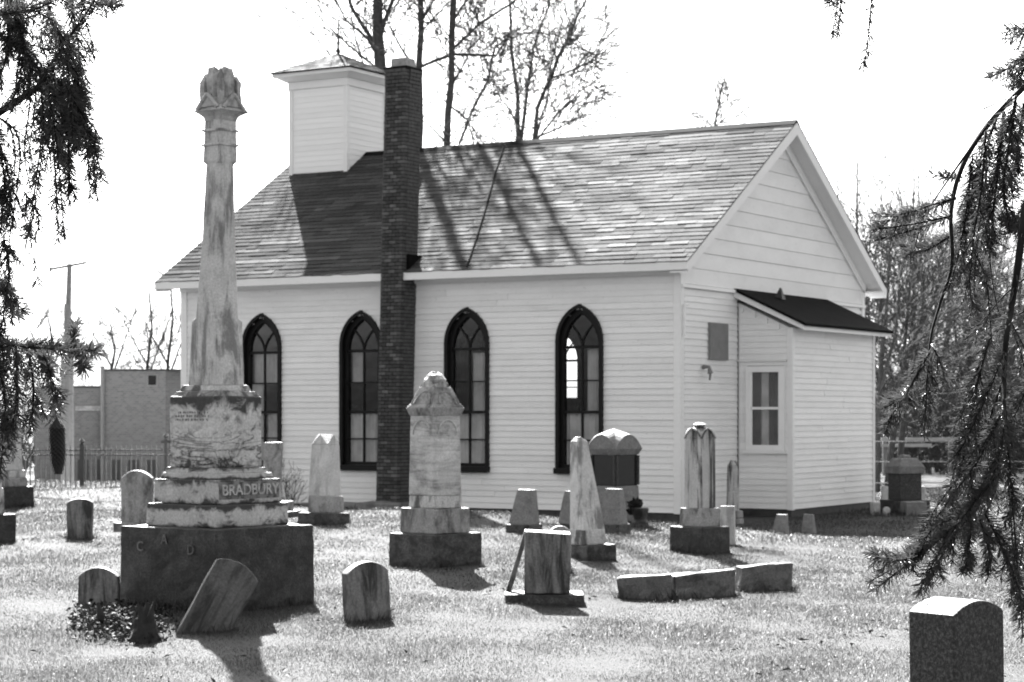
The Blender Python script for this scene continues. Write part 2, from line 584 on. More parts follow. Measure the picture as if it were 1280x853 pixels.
# gable walls
LX0, LX1, LD = 2.03, 5.5, .918          # lean-to
ZG = 3.47
def gable_sheet(y0, y1):
    m = MB()
    m.prism([(.03, -.3), (W - .03, -.3), (W - .03, roofz(0.03) - .14), (W / 2, ZR - .16), (.03, roofz(.03) - .14)], y0, y1, 'y')
    return m
gable = gable_sheet(.03, .15).build('gable_wall', M_dark, church)
for i in range(int(ZG / PITCH)):
    z = .03 + i * PITCH
    if i == 0: continue
    for a, b in ((.1, LX0 - .003), (LX1 + .003, W - .1)):
        m = MB(); clap(m, a, b, z + rnd.uniform(-.004, .004), PITCH, 'x', .012, -1, .02 + rnd.uniform(-.002, .003))
        m.build('siding_board', M_siding, gable)
PG = .247
for i in range(12):
    z = ZG + .06 + i * PG
    h = min(PG, ZR - .2 - z)
    if h < .05: break
    e0 = (z + .0 - ZE + .10) / SL - OV
    e1 = (z + h - ZE + .10) / SL - OV
    e0, e1 = max(e0, .02), max(e1, .02)
    m = MB()
    th = .024 + rnd.uniform(-.003, .004)
    m.hexa([(e0, .012 - th, z), (W - e0, .012 - th, z), (W - e0, .02, z), (e0, .02, z),
            (e1, .012 - th + .012, z + h - .004), (W - e1, .012 - th + .012, z + h - .004), (W - e1, .02, z + h - .004), (e1, .02, z + h - .004)])
    m.build('gable_board', M_siding, gable)
m = MB(); m.box(.0, W, -.05, .02, ZG, ZG + .05); m.build('drip_ledge', M_trim, gable)
end = gable_sheet(L - .15, L - .03).build('end_wall', M_dark, church)
m = MB()
z = .03
while z < ZR - .3:
    e = max(.1, (z + PITCH - ZE + .1) / SL - OV)
    clap(m, e, W - e, z, PITCH, 'x', L - .012, 1); z += PITCH
tag(m.build('siding', M_siding, end), kind='stuff')
# corner boards
for x0, x1, y0, y1 in ((-.022, .1, -.022, .0), (-.022, .0, .0, .1), (W - .1, W + .022, -.022, .0), (W, W + .022, 0, .1),
                       (-.022, 0, L - .1, L), (-.022, .1, L, L + .022), (W - .1, W + .022, L, L + .022), (W, W + .022, L - .1, L)):
    m = MB(); m.box(x0, x1, y0, y1, .11, ZE - .1); m.build('corner_board', M_trim, church)
# foundation, floor, ceiling
m = MB(); m.box(.024, W - .024, .024, L - .024, -.4, .12); m.build('foundation', M_shadefound, church, bevel=.01)
m = MB(); m.box(LX0 + .024, LX1 - .024, -LD + .024, .022, -.4, .118); m.build('foundation', M_shadefound, church, bevel=.01)
m = MB(); m.box(.16, W - .16, .16, L - .16, ZE - .12, ZE - .04); m.build('ceiling', M_dark, church)
for s0, s1, h in ((4.55, 5.40, .2), (5.42, 6.5, .17)):
    m = MB(); m.box(-.62, -.03, s0, s1, -.2, h); m.build('footing_block', M_found, church, bevel=.03, cuts=3, rough=.02, seed=s0)
# frieze and eaves
for sx, x0, x1 in ((-1, -.06, -.024), (1, W + .024, W + .06)):
    m = MB(); m.box(x0, x1, -.02, L + .02, ZE - .17, ZE - .02 + .1); m.build('frieze', M_trim, church)
for xa, xb in ((-OV, -.061), (W + .061, W + OV)):
    m = MB(); m.box(xa, xb, -.28, L + .28, ZE - .075, ZE - .055); m.build('soffit', M_trim, church)
for xa, xb in ((-OV - .022, -OV), (W + OV, W + OV + .022)):
    m = MB(); m.box(xa, xb, -.3, L + .3, ZE - .13, ZE + .005); m.build('fascia', M_trim, church)
# rake boards at both gables
nrm = math.hypot(1, SL)
for ya, yb in ((-.3, -.275), (L + .275, L + .3)):
    for s_ in (0, 1):
        e = lambda x: x if s_ == 0 else W - x
        m = MB()
        zt = lambda x: ZE + (x + OV) * SL - .012
        m.prism([(e(-OV), zt(-OV)), (e(W / 2), zt(W / 2)), (e(W / 2), zt(W / 2) - .2), (e(-OV), zt(-OV) - .16)], ya, yb, 'y')
        m.build('rake_board', M_trim, church)
for ya, yb in ((-.274, .0), (L, L + .274)):
    for s_ in (0, 1):
        e = lambda x: x if s_ == 0 else W - x
        zt = lambda x: ZE + (x + OV) * SL - .15
        m = MB(); m.prism([(e(-OV), zt(-OV)), (e(W / 2), zt(W / 2)), (e(W / 2), zt(W / 2) - .02), (e(-OV), zt(-OV) - .02)], ya, yb, 'y')
        m.build('rake_soffit', M_trim, church)
# frieze under the rake on the gable wall
for s_ in (0, 1):
    e = lambda x: x if s_ == 0 else W - x
    zt = lambda x: ZE + (x + OV) * SL - .172
    m = MB(); m.prism([(e(.0), zt(0)), (e(W / 2), zt(W / 2)), (e(W / 2), zt(W / 2) - .17), (e(.12), zt(0) - .07), (e(0), zt(0) - .12)], -.045, -.02, 'y')
    m.build('rake_frieze', M_trim, gable)

# ---- roof
roof = MB()
for s_ in (0, 1):
    e = lambda x: x if s_ == 0 else W - x
    zt = lambda x: ZE + (x + OV) * SL
    roof.prism([(e(-OV), zt(-OV)), (e(W / 2), zt(W / 2)), (e(W / 2), zt(W / 2) - .12), (e(-OV), zt(-OV) - .05)], -.27, L + .27, 'y')
roof_o = roof.build('roof', M_roofdark, church)

def shingles(parent, name, origin, du, dv, nrm_, width, length, row, mean=.32, wide=.24):
    """overlapping courses of uneven shingles on a slope: du across, dv up the slope"""
    vs_, fs, tone = [], [], []
    n = int(math.ceil(length / row))
    prev = 1
    for i in range(n):
        x = -rnd.uniform(0, wide)
        rowt = rnd.uniform(.88, 1.12)
        prev = rnd.uniform(.75, 1.3)
        while x < width:
            wd = wide * rnd.uniform(.6, 1.3)
            x0, x1 = max(x, 0), min(x + wd - .004, width)
            if rnd.random() < .45: prev = rnd.choice((.78, .86, .94, 1.0, 1.1, 1.28)) * rnd.uniform(.9, 1.1)
            if x1 - x0 > .02:
                y0 = i * row - rnd.uniform(0, .012)
                y1 = min((i + 1) * row + .02, length)
                lift = .014 + rnd.uniform(-.003, .006)
                k = len(vs_)
                for (xx, yy, hh) in ((x0, y0, .0), (x1, y0, 0), (x1, y0, lift), (x0, y0, lift), (x1, y1, .006), (x0, y1, .006)):
                    vs_.append(tuple(Vector(origin) + Vector(du) * xx + Vector(dv) * yy + Vector(nrm_) * hh))
                fs += [(k, k + 1, k + 2, k + 3), (k + 3, k + 2, k + 4, k + 5), (k, k + 3, k + 5), (k + 1, k + 4, k + 2)]
                tone += [min(.75, mean * prev * rowt)] * 6
            x += wd
    mb = MB(); mb.v = vs_; mb.f = fs
    o = mb.build(name, M_shingle, parent)
    at_ = o.data.attributes.new('tone', 'FLOAT', 'POINT')
    at_.data.foreach_set('value', tone)
    tag(o, kind='stuff')
    return o
ln = math.hypot(W / 2 + OV, ZR - ZE)
dvx, dvz = (W / 2 + OV) / ln, (ZR - ZE) / ln
shingles(roof_o, 'shingles', (-OV - .02, -.3, ZE - .01), (0, 1, 0), (dvx, 0, dvz), (-dvz, 0, dvx), L + .6, ln + .02, .135, .066, .27)
shingles(roof_o, 'shingles', (W + OV + .02, -.3, ZE - .01), (0, 1, 0), (-dvx, 0, dvz), (dvz, 0, dvx), L + .6, ln + .02, .135, .066, .27)
m = MB()
m.prism([(W / 2 - .13, ZR - .05), (W / 2, ZR + .035), (W / 2 + .13, ZR - .05), (W / 2, ZR - .02)], -.3, L + .3, 'y')
m.build('ridge_cap', M_roofdark, roof_o)
m = MB()
c0, c1 = (W / 2 - .12, 5.15), (.0 - OV + .02, 3.5)
pts = []
for i in range(9):
    t_ = i / 8
    x = c0[0] + (c1[0] - c0[0]) * t_
    y = c0[1] + (c1[1] - c0[1]) * t_ + .012 * math.sin(t_ * 7)
    pts.append((x, y, ZE + (x + OV) * SL + .03))
m.tube(pts, .013, 5); m.build('roof_cable', M_roofdark, roof_o)

# ---- belfry
BY0, BY1, BX0, BX1, BZ = 8.15, 9.40, 3.08, 4.32, 7.66
belfry = MB()
belfry.box(BX0 + .02, BX1 - .02, BY0 + .02, BY1 - .02, 5.6, BZ)
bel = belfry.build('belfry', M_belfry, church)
bp = .098
i = 0
zz = 5.88
while zz < BZ - .05:
    for axis, a, b, at0, sg in (('y', BY0 + .06, BY1 - .06, BX0 + .012, -1), ('x', BX0 + .06, BX1 - .06, BY0 + .012, -1),
                                ('y', BY0 + .06, BY1 - .06, BX1 - .012, 1), ('x', BX0 + .06, BX1 - .06, BY1 - .012, 1)):
        if zz + .01 < roofz(BX0) - .06 and axis == 'y': continue
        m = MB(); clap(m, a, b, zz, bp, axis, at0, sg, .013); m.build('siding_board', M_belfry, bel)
    zz += bp
for x in (BX0, BX1):
    for y in (BY0, BY1):
        m = MB(); m.box(x - .022 if x == BX0 else x - .06, x + .06 if x == BX0 else x + .022, y - .022 if y == BY0 else y - .06, y + .06 if y == BY0 else y + .022, 5.7, BZ)
        m.build('corner_board', M_trim, bel)
bcx, bcy = (BX0 + BX1) / 2, (BY0 + BY1) / 2
m = MB()
m.tier(.66, .66, BZ - .16, BZ - .02, bcx, bcy); m.tier(.70, .82, BZ - .02, BZ + .05, bcx, bcy); m.tier(.86, .86, BZ + .05, BZ + .12, bcx, bcy)
m.build('cornice', M_trim, bel, bevel=.008)
m = MB(); zb = BZ + .121
m.tier(.90, .02, zb, zb + .43, bcx, bcy)
br = m.build('belfry_roof', M_roofdark, bel)
ang = [(0, -1), (1, 0), (0, 1), (-1, 0)]
def hip(parent, cx, cy, a, z0, h, rows_):
    vs_, fs, tone = [], [], []
    for (nx, ny) in ang:
        for i in range(rows_):
            t0, t1 = i / rows_, (i + 1.1) / rows_
            h0, h1 = a * (1 - t0), a * max(0, 1 - t1)
            x = -h0
            while x < h0 - .01:
                wd = rnd.uniform(.1, .2); xe = min(x + wd, h0)
                f_ = h1 / max(h0, 1e-6)
                k = len(vs_)
                for (tt, dd, zz_) in ((x, h0, z0 + h * t0), (xe, h0, z0 + h * t0), (xe * f_, h1, z0 + h * min(t1, 1)), (x * f_, h1, z0 + h * min(t1, 1))):
                    l_ = .014 if zz_ == z0 + h * t0 else .003
                    vs_.append((cx + nx * (dd + l_ * .4) - ny * tt, cy + ny * (dd + l_ * .4) + nx * tt, zz_ + l_))
                fs.append((k, k + 1, k + 2, k + 3))
                tone += [rnd.uniform(.06, .16)] * 4
                x = xe + .003
    mb = MB(); mb.v = vs_; mb.f = fs
    o = mb.build('shingles', M_shingle, parent)
    o.data.attributes.new('tone', 'FLOAT', 'POINT').data.foreach_set('value', tone)
    tag(o, kind='stuff')
hip(br, bcx, bcy, .905, zb + .004, .43, 8)
m = MB(); m.tube([(bcx, bcy, zb + .38), (bcx, bcy, zb + .7), (bcx + .01, bcy, zb + 1.05)], [.03, .022, .012], 5)
m.lathe([(.0, zb + .44), (.05, zb + .46), (.03, zb + .52), (.012, zb + .58)], 8, bcx, bcy)
m.build('finial', M_iron, br)

# ---- chimney
def chimney():
    lean = .026
    root = MB()
    y0, y1, x0, x1, zt = 4.75, 5.15, -.43, .02, 7.02
    Msh = Matrix.Identity(4); Msh[1][2] = -lean
    root.box(x0 + .008, x1, y0 + .008, y1 - .008, -.2, zt, Msh)
    ch = root.build('chimney', M_mortar, church)
    crs = .0575; bh = .048
    bl = (y1 - y0) / 3
    meshes = {}
    rest = MB()
    count = 0
    n = int((zt - .0) / crs)
    for i in range(n):
        z0 = .02 + i * crs
        oy = -lean * (z0 + bh / 2)
        segs = [(0, 1), (1, 2), (2, 3)] if i % 2 == 0 else [(0, .5), (.5, 1.5), (1.5, 2.5), (2.5, 3)]
        out_ = .03 * max(0, (z0 - 6.75) / .25) if z0 > 6.75 else 0
        for a, b in segs:
            ya, yb = y0 + a * bl + .004, y0 + b * bl - .004
            jig = rnd.uniform(-.004, .004)
            if count < 300 and b - a > .9:
                key = 'long'
                if key not in meshes:
                    q = MB(); q.box(-.05, .05, -(bl / 2 - .004), bl / 2 - .004, -bh / 2, bh / 2)
                    meshes[key] = q.mesh('brick', M_brick, bevel=.004, segs=1)
                o = bpy.data.objects.new('brick', meshes[key]); link(o, ch)
                o.location = (x0 + .05 + jig - out_, (ya + yb) / 2 + oy, z0 + bh / 2)
                count += 1
            else:
                rest.box(x0 + jig - out_, x0 + .1, ya + oy, yb + oy, z0, z0 + bh)
        # the two short sides
        dd = x1 - x0 - .1
        sg = [(0, .5), (.5, 1)] if i % 2 == 0 else [(0, .25), (.25, .75), (.75, 1)]
        for a, b in sg:
            xa, xb = x0 + .104 + a * dd, x0 + .1 + b * dd - .004
            j = rnd.uniform(-.003, .003)
            rest.box(xa, xb, y0 + j + oy - out_, y0 + .1 + oy, z0, z0 + bh)
            rest.box(xa, xb, y1 - .1 + oy, y1 + j + oy + out_, z0, z0 + bh)
        if z0 > 4.4: rest.box(x1 - .05, x1 + .012, y0 + .1 + oy, y1 - .1 + oy, z0, z0 + bh)
    o = rest.build('brick', M_brick, ch); tag(o, kind='stuff')
    m = MB(); oy = -lean * zt
    m.box(x0 - .02, x1 + .02, y0 - .02 + oy, y1 + .02 + oy, zt, zt + .05); m.build('chimney_cap', M_mortar, ch, bevel=.015)
    m = MB(); cx_, cy_ = (x0 + x1) / 2, (y0 + y1) / 2 + oy
    m.tier(.15, .14, zt + .05, zt + .2, cx_, cy_); m.build('chimney_pot', M_pot, ch, bevel=.02)
    m = MB(); m.box(-.30, .10, y0 - .16, y0 - .1, ZE + .02, ZE + .28); m.build('flashing', M_roofdark, ch)
chimney()

# ---- pointed windows
def ring(m, outer, inner, d0, d1):
    n = len(outer)
    k = len(m.v)
    for pts, d in ((outer, d0), (inner, d0), (outer, d1), (inner, d1)):
        m.v += [(d, y, z) for y, z in pts]
    for i in range(n):
        j = (i + 1) % n
        m.f += [(k + i, k + j, k + n + j, k + n + i), (k + 2 * n + j, k + 2 * n + i, k + 3 * n + i, k + 3 * n + j),
                (k + j, k + i, k + 2 * n + i, k + 2 * n + j), (k + n + i, k + n + j, k + 3 * n + j, k + 3 * n + i)]

def bar(m, y0, z0, y1, z1, wd, d0, d1):
    d = Vector((y1 - y0, z1 - z0)); n = Vector((-d.y, d.x)).normalized() * wd / 2
    p = [(y0 + n.x, z0 + n.y), (y0 - n.x, z0 - n.y), (y1 - n.x, z1 - n.y), (y1 + n.x, z1 + n.y)]
    m.prism(p, d0, d1, 'x')

GA, GZB, GZS, GZT = .305, .82, 2.61, 3.12      # glazed opening
def window_unit(s, x, sg, curtains, name='window'):
    """sg=-1: outward is -x.  d(o) = x position of an offset o outward"""
    d = lambda o: x + sg * o
    oc, ic = arch(A_ + .03, ZB - .02, ZS, ZT + .03), arch(A_ - .025, ZB + .055, ZS - .01, ZT - .02)
    m = MB(); ring(m, [(s + a, z) for a, z in oc], [(s + a, z) for a, z in ic], d(-.02), d(.055))
    win = m.build(name, M_black, church)
    m = MB(); ii = arch(GA, GZB, GZS, GZT)
    ring(m, [(s + a, z) for a, z in arch(A_ - .01, ZB + .0, ZS, ZT - .0)], [(s + a, z) for a, z in ii], d(-.14), d(-.025))
    m.build('sash', M_black, win)
    m = MB(); m.box(min(d(-.03), d(.1)), max(d(-.03), d(.1)), s - A_ - .04, s + A_ + .04, ZB - .03, ZB + .06); m.build('window_sill', M_black, win, bevel=.006)
    # bars
    zr = [GZB, 1.19, 1.62, 2.10, GZS]
    m = MB()
    for k, zz in enumerate(zr[1:]):
        h = .045 if k in (1, 3) else .022
        m.box(min(d(-.1), d(-.055)), max(d(-.1), d(-.055)), s - GA - .02, s + GA + .02, zz - h / 2, zz + h / 2)
    m.box(min(d(-.098), d(-.058)), max(d(-.098), d(-.058)), s - .012, s + .012, GZB - .01, GZS + .01)
    # tracery: two curved bars dividing the head
    for q in (-1, 1):
        pr = None
        for k in range(8):
            t_ = k / 7
            yy = q * (GA * .62) * t_ ** 1.6
            zz = GZS + (GZT - GZS) * .68 * t_ ** .85
            if pr: bar(m, s + pr[0], pr[1], s + yy, zz, .022, d(-.097), d(-.057))
            pr = (yy, zz)
    m.build('glazing_bar', M_black, win)
    # panes
    for k in range(4):
        for q in (-1, 1):
            m = MB(); y0, y1 = (s - GA - .01, s) if q < 0 else (s, s + GA + .01)
            m.add([(d(-.08), y0, zr[k]), (d(-.08), y1, zr[k]), (d(-.08), y1, zr[k + 1]), (d(-.08), y0, zr[k + 1])], [(0, 1, 2, 3)])
            m.build('pane', M_glass, win)
    m = MB(); hd = arch(GA + .01, GZS, GZS + .001, GZT + .01)
    m.add([(d(-.08), s + a, z) for a, z in hd], [tuple(range(len(hd)))]); m.build('pane', M_glass, win)
    # curtains
    for (q0, q1, za, zb_, off) in curtains:
        n = 26
        m = MB()
        for k in range(n + 1):
            yy = s + GA * (q0 + (q1 - q0) * k / n)
            dd = .135 + off + .022 * math.sin(k * 1.9 + off * 40) + .012 * math.sin(k * .83)
            m.v += [(d(-dd), yy, za), (d(-dd * 1.01), yy, zb_)]
        m.f = [(2 * k, 2 * k + 2, 2 * k + 3, 2 * k + 1) for k in range(n)]
        m.build('curtain', M_curtain, win, smooth=True)
    return win
E = 1.1
window_unit(WIN_S[0], 0, -1, [(-E, E, .75, 1.62, 0), (-E, -.12, 1.62, 2.6, .03)])
window_unit(WIN_S[1], 0, -1, [(-E, E, .75, 1.64, 0), (-E, -.0, 1.64, 2.55, .03)])
window_unit(WIN_S[2], 0, -1, [(-E, E, .75, 1.62, 0), (.25, E, 2.1, 2.6, .08)])
window_unit(WIN_S[3], 0, -1, [(-E, -.1, .75, 1.62, 0), (.1, E, .75, 2.1, 0), (-E, E, 2.1, 2.6, .08)])
full = [(-E, E, .75, 3.1, 0)]
for k, s in enumerate(WIN_B):
    window_unit(s, W, 1, full if k != 2 else [(-E, E, .75, 1.9, 0)])

# ---- gable details
m = MB(); m.box(.95, 1.6, -.045, .0, 2.42, 2.98); m.build('wall_panel', M_metal, church, bevel=.004)
m = MB(); m.tube([(.74, -.02, 2.3), (.74, -.12, 2.3), (.74, -.14, 2.2)], [.035, .025, .045], 8); m.tube([(.74, -.14, 2.2), (.74, -.13, 2.1)], [.02, .015], 6)
m.build('wall_fixture', M_metal, church)
m = MB(); m.tube([(.03, -.05, 2.75), (.03, -.06, 3.2), (.15, -.06, 3.22)], .018, 6); m.build('pipe_bracket', M_trim, church)

# ---- lean-to
lean = MB()
lz0, lz1 = 3.40, 2.98
lean.prism([(0.0, .09), (-LD + .03, .09), (-LD + .03, lz1 - .07), (0.0, lz0 - .07)], LX0 + .03, LX1 - .03, 'x')
lt = lean.build('lean_to', M_siding, church)
WY0, WY1, WZ0, WZ1 = -.80, -.16, 1.03, 2.33      # framed window opening on the side (y range)
for i in range(int((lz0 - .05) / PITCH)):
    z = .03 + i * PITCH
    if i == 0: continue
    zm = z + PITCH
    yl = -LD + .06
    if zm > lz1 - .06: yl = max(yl, -LD + .06 + (zm - lz1 + .06) / (lz0 - lz1) * LD)
    iv = [(yl, -.03)] if yl < -.08 else []
    if WZ0 < z + PITCH / 2 < WZ1: iv = [(yl, WY0 + .02), (WY1 - .02, -.03)]
    for a, b in iv:
        if b - a > .03:
            m = MB(); clap(m, a, b, z, PITCH, 'y', LX0 + .012, -1, .02); m.build('siding_board', M_siding, lt)
            m = MB(); clap(m, a, b, z, PITCH, 'y', LX1 - .012, 1, .02); tag(m.build('far_siding', M_siding, lt), kind='stuff') if i == -1 else None
    if zm < lz1:
        for a, b in split(LX0 + .06, LX1 - .06, rnd):
            m = MB(); clap(m, a, b, z + rnd.uniform(-.004, .004), PITCH, 'x', -LD + .012, -1, .02 + rnd.uniform(-.002, .003)); m.build('siding_board', M_siding, lt)
for x0, x1, y0, y1 in ((LX0 - .02, LX0 + .06, -LD - .02, -LD), (LX0 - .02, LX0, -LD, -LD + .07), (LX1 - .06, LX1 + .02, -LD - .02, -LD), (LX1, LX1 + .02, -LD, -LD + .07)):
    m = MB(); m.box(x0, x1, y0, y1, .11, lz1 - .06); m.build('corner_board', M_trim, lt)
m = MB()
m.prism([(.0, 3.50), (-LD - .25, 3.50 - .53), (-LD - .25, 3.50 - .62), (.0, 3.50 - .09)], LX0 - .14, LX1 + .14, 'x')
rf = m.build('lean_to_roof', M_trim, lt)
m = MB()
m.prism([(-.02, 3.545), (-LD - .29, 3.545 - .565), (-LD - .29, 3.503 - .565), (-.02, 3.503)], LX0 - .17, LX1 + .17, 'x')
m.build('roof_felt', M_roofdark, rf)
m = MB(); m.hexa([(3.02, -.33, 3.42), (3.16, -.33, 3.42), (3.16, -.2, 3.46), (3.02, -.2, 3.46), (3.08, -.28, 3.60), (3.11, -.28, 3.60), (3.11, -.26, 3.61), (3.08, -.26, 3.61)])
m.build('roof_vent', M_iron, rf)
# its window
m = MB()
for a, b, c, e_ in ((WY0, WY1, WZ1 - .09, WZ1), (WY0, WY1, WZ0, WZ0 + .08), (WY0, WY0 + .08, WZ0 + .08, WZ1 - .09), (WY1 - .08, WY1, WZ0 + .08, WZ1 - .09)):
    m.box(LX0 - .045, LX0 + .02, a, b, c, e_)
lw = m.build('window', M_trim, lt)
m = MB()
zm = (WZ0 + WZ1) / 2
for a, b, c, e_ in ((WY0 + .08, WY1 - .08, zm - .02, zm + .02), (WY0 + .08, WY0 + .1, WZ0 + .08, WZ1 - .09), (WY1 - .1, WY1 - .08, WZ0 + .08, WZ1 - .09)):
    m.box(LX0 - .03, LX0 - .012, a, b, c, e_)
m.build('sash', M_trim, lw)
for c, e_ in ((WZ0 + .08, zm - .02), (zm + .02, WZ1 - .09)):
    m = MB(); m.add([(LX0 - .02, WY0 + .08, c), (LX0 - .02, WY1 - .08, c), (LX0 - .02, WY1 - .08, e_), (LX0 - .02, WY0 + .08, e_)], [(0, 1, 2, 3)]); m.build('pane', M_glass, lw)
m = MB(); m.box(LX0 + .0215, LX0 + .0295, WY0 + .01, WY1 - .01, WZ0 + .01, WZ1 - .01); m.build('window_back', M_curtain, lw)
for (a, b) in ((WY0 + .09, -.53), (-.40, WY1 - .09)):
    m = MB(); n = 16
    for k in range(n + 1):
        yy = a + (b - a) * k / n
        m.v += [(LX0 - .002 + .008 * math.sin(k * 1.7), yy, WZ0 + .08), (LX0 - .002 + .008 * math.sin(k * 1.7 + .3), yy, WZ1 - .09)]
    m.f = [(2 * k, 2 * k + 2, 2 * k + 3, 2 * k + 1) for k in range(n)]
    m.build('curtain', M_drape, lw, smooth=True)
m = MB(); m.box(LX0 - .07, LX0 + .02, WY0 - .05, WY1 + .05, WZ0 - .05, WZ0 - .002); m.build('window_sill', M_trim, lw)
m = MB(); m.box(LX0 - .05, LX0 - .0, -LD + .08, -.02, WZ1 + .08, WZ1 + .1); m.build('drip_ledge', M_trim, lt)
# ------------------------------------------------------------------ gravestones
def crosscap(mb, a, z0, h, kind='arc', n=10, skirt=.0, peak=0):
    """top of a square shaft with a gable or an arch over each of its four faces"""
    k0 = len(mb.v)
    for i in range(n + 1):
        for j in range(n + 1):
            x, y = -a + 2 * a * i / n, -a + 2 * a * j / n
            if kind == 'arc': fx, fy = 1 - (x / a) ** 2, 1 - (y / a) ** 2
            else: fx, fy = 1 - abs(x / a), 1 - abs(y / a)
            zz = z0 + h * max(fx, fy) + peak * (1 - max(abs(x), abs(y)) / a)
            mb.v.append((x, y, zz))
    for i in range(n):
        for j in range(n):
            p = k0 + i * (n + 1) + j
            mb.f.append((p, p + n + 1, p + n + 2, p + 1))
    # sides down to z0 - skirt
    rim = [k0 + i * (n + 1) for i in range(n + 1)] + [k0 + n * (n + 1) + j for j in range(1, n + 1)] + \
          [k0 + i * (n + 1) + n for i in range(n - 1, -1, -1)] + [k0 + j for j in range(n - 1, 0, -1)]
    b0 = len(mb.v)
    for r_ in rim:
        x, y, z_ = mb.v[r_]; mb.v.append((x, y, z0 - skirt))
    m_ = len(rim)
    for i in range(m_):
        j = (i + 1) % m_
        mb.f.append((rim[j], rim[i], b0 + i, b0 + j))
    mb.f.append(tuple(b0 + i for i in range(m_)))

class Stone:
    """a monument whose sizes are read at its own distance"""
    def __init__(s, name, label, px, by, rot=45, half=.3, group=None, cat='gravestone', lean=(0, 0), Y=None):
        p = hit(px, by) if Y is None else at(px, by, Y)
        s.Y = p.y + half
        s.X = (px - 640) / F * s.Y
        s.first = True
        s.k = s.Y / F
        s.th = R(rot)
        s.z0 = gz(s.X, s.Y)
        s.foot = CH + (HY - by) * p.y / F
        s.cs = abs(math.cos(s.th)) + abs(math.sin(s.th))
        s.o = empty(name, (s.X, s.Y, s.z0), (R(lean[0]), R(lean[1]), s.th))
        tag(s.o, label, cat, group)
    def z(s, py): return CH + (HY - py) * s.k - s.z0
    def a(s, w): return w * s.k / s.cs / 2          # half side of a square tier w pixels across
    def tier(s, name, w0, w1, y0, y1, mat, dx=0, bevel=.012, z0=None, parent=None, tx=0, cuts=2, rough=.007, seed=None, **k):
        m = MB()
        if s.first: TUFTS.append((s.X, s.Y, s.a(w0), s.a(w0), s.th)); s.first = False
        d = dx * s.k
        c, sn = math.cos(-s.th), math.sin(-s.th)
        m.tier(s.a(w0), s.a(w1), s.z(y0) if z0 is None else z0, s.z(y1), c * d, sn * d, tx=c * tx * s.k, ty=sn * tx * s.k)
        return m.build(name, mat, parent or s.o, bevel=bevel, cuts=cuts, rough=rough, seed=rnd.random() * 9, **k)

G_MON = None
# ---- the tall broken column monument
s = Stone('column_monument', 'tall broken column monument on a stepped marble pedestal and black stone block', 274, 768, 52, .78, cat='monument')
s.tier('base_block', 240, 238, 770, 656, M_block, z0=-.12, bevel=.012, cuts=8, rough=.012, rscale=5, dx=-2)
s.tier('plinth', 176, 174, 656, 628, m_ledge('plinth_marble', .5, s.z(656), s.z(628), .34, .12), dx=-2, bevel=.015)
s.tier('name_course', 157, 156, 628, 598, m_ledge('name_course_marble', .46, s.z(628), s.z(598), .18, .2), dx=-2, bevel=.01)
M_mould = m_ledge('moulding_marble', .42, s.z(598), s.z(584), .2, .24)
s.tier('moulding', 139, 134, 598, 591, M_mould, dx=-2, bevel=.008)
s.tier('moulding', 128, 122, 591, 584, M_mould, dx=-3, bevel=.008)
s.tier('die', 113, 113, 584, 496, m_ledge('pedestal_die_marble', .55, s.z(584), s.z(496), .24, .12, .9), dx=-4, bevel=.012)
dark_top = m_stone('lichened_cornice_marble', .32, 1.0, (1, 1, 1), .03, 6, lo=.38, hi=.52)
s.tier('cornice', 111, 98, 496, 489, dark_top, dx=-4, bevel=.008)
s.tier('cornice', 88, 80, 489, 482, M_marble, dx=-5, bevel=.008)
# shaft: square foot, chamfered above
m = MB()
def octa(a, ch): return [(-a + ch, -a), (a - ch, -a), (a, -a + ch), (a, a - ch), (a - ch, a), (-a + ch, a), (-a, a - ch), (-a, -a + ch)]
def loft(m, secs):
    k0 = len(m.v)
    n = len(secs[0][1])
    for z_, p in secs: m.v += [(x, y, z_) for x, y in p]
    for i in range(len(secs) - 1):
        for j in range(n):
            a, b = k0 + i * n + j, k0 + i * n + (j + 1) % n
            m.f.append((a, b, b + n, a + n))
    m.f.append(tuple(k0 + j for j in reversed(range(n))))
    m.f.append(tuple(k0 + (len(secs) - 1) * n + j for j in range(n)))
SO = Vector((math.cos(-s.th), math.sin(-s.th), 0))
def off(dx): return SO * (dx * s.k)
def shift(m, dx):
    d = off(dx); m.v = [(x + d.x, y + d.y, z_) for x, y, z_ in m.v]
A0, A1, A2 = s.a(69), s.a(60), s.a(39)
loft(m, [(s.z(482), octa(A0, .006)), (s.z(402), octa(A0 * .91, .006)), (s.z(398), octa(A0 * .90, .05)), (s.z(300), octa(s.a(50), .045)), (s.z(206), octa(s.a(40.5), .035)), (s.z(203), octa(s.a(42.5), .006)), (s.z(146), octa(s.a(40), .006))])
# the shaft leans to its centre line: base at 270, top at 276
m.v = [(x + off(-4 + 6 * (z_ - s.z(482)) / (s.z(146) - s.z(482))).x, y + off(-4 + 6 * (z_ - s.z(482)) / (s.z(146) - s.z(482))).y, z_) for x, y, z_ in m.v]
m.build('shaft', M_shaft, s.o, bevel=.006, cuts=6, rough=.004, seed=3)
for yy in (182, 164):
    s.tier('astragal', 47, 47, yy + 1.5, yy - 1.5, M_shaft, dx=1.2, bevel=.006, cuts=0, rough=0)
cap_mat = m_stone('capital_marble', .42, .75, (1, 1, 1), .08, 5)
m = MB()
loft(m, [(s.z(152), octa(s.a(41), .01)), (s.z(147), octa(s.a(46), .012)), (s.z(143), octa(s.a(57), .006)), (s.z(140.5), octa(s.a(69), .003)), (s.z(134), octa(s.a(54), .006)), (s.z(124), octa(s.a(49), .006))])
shift(m, 2)
cap = m.build('capital', cap_mat, s.o, bevel=.005, cuts=3, rough=.008, rscale=9, seed=4)
a_ = s.a(50)
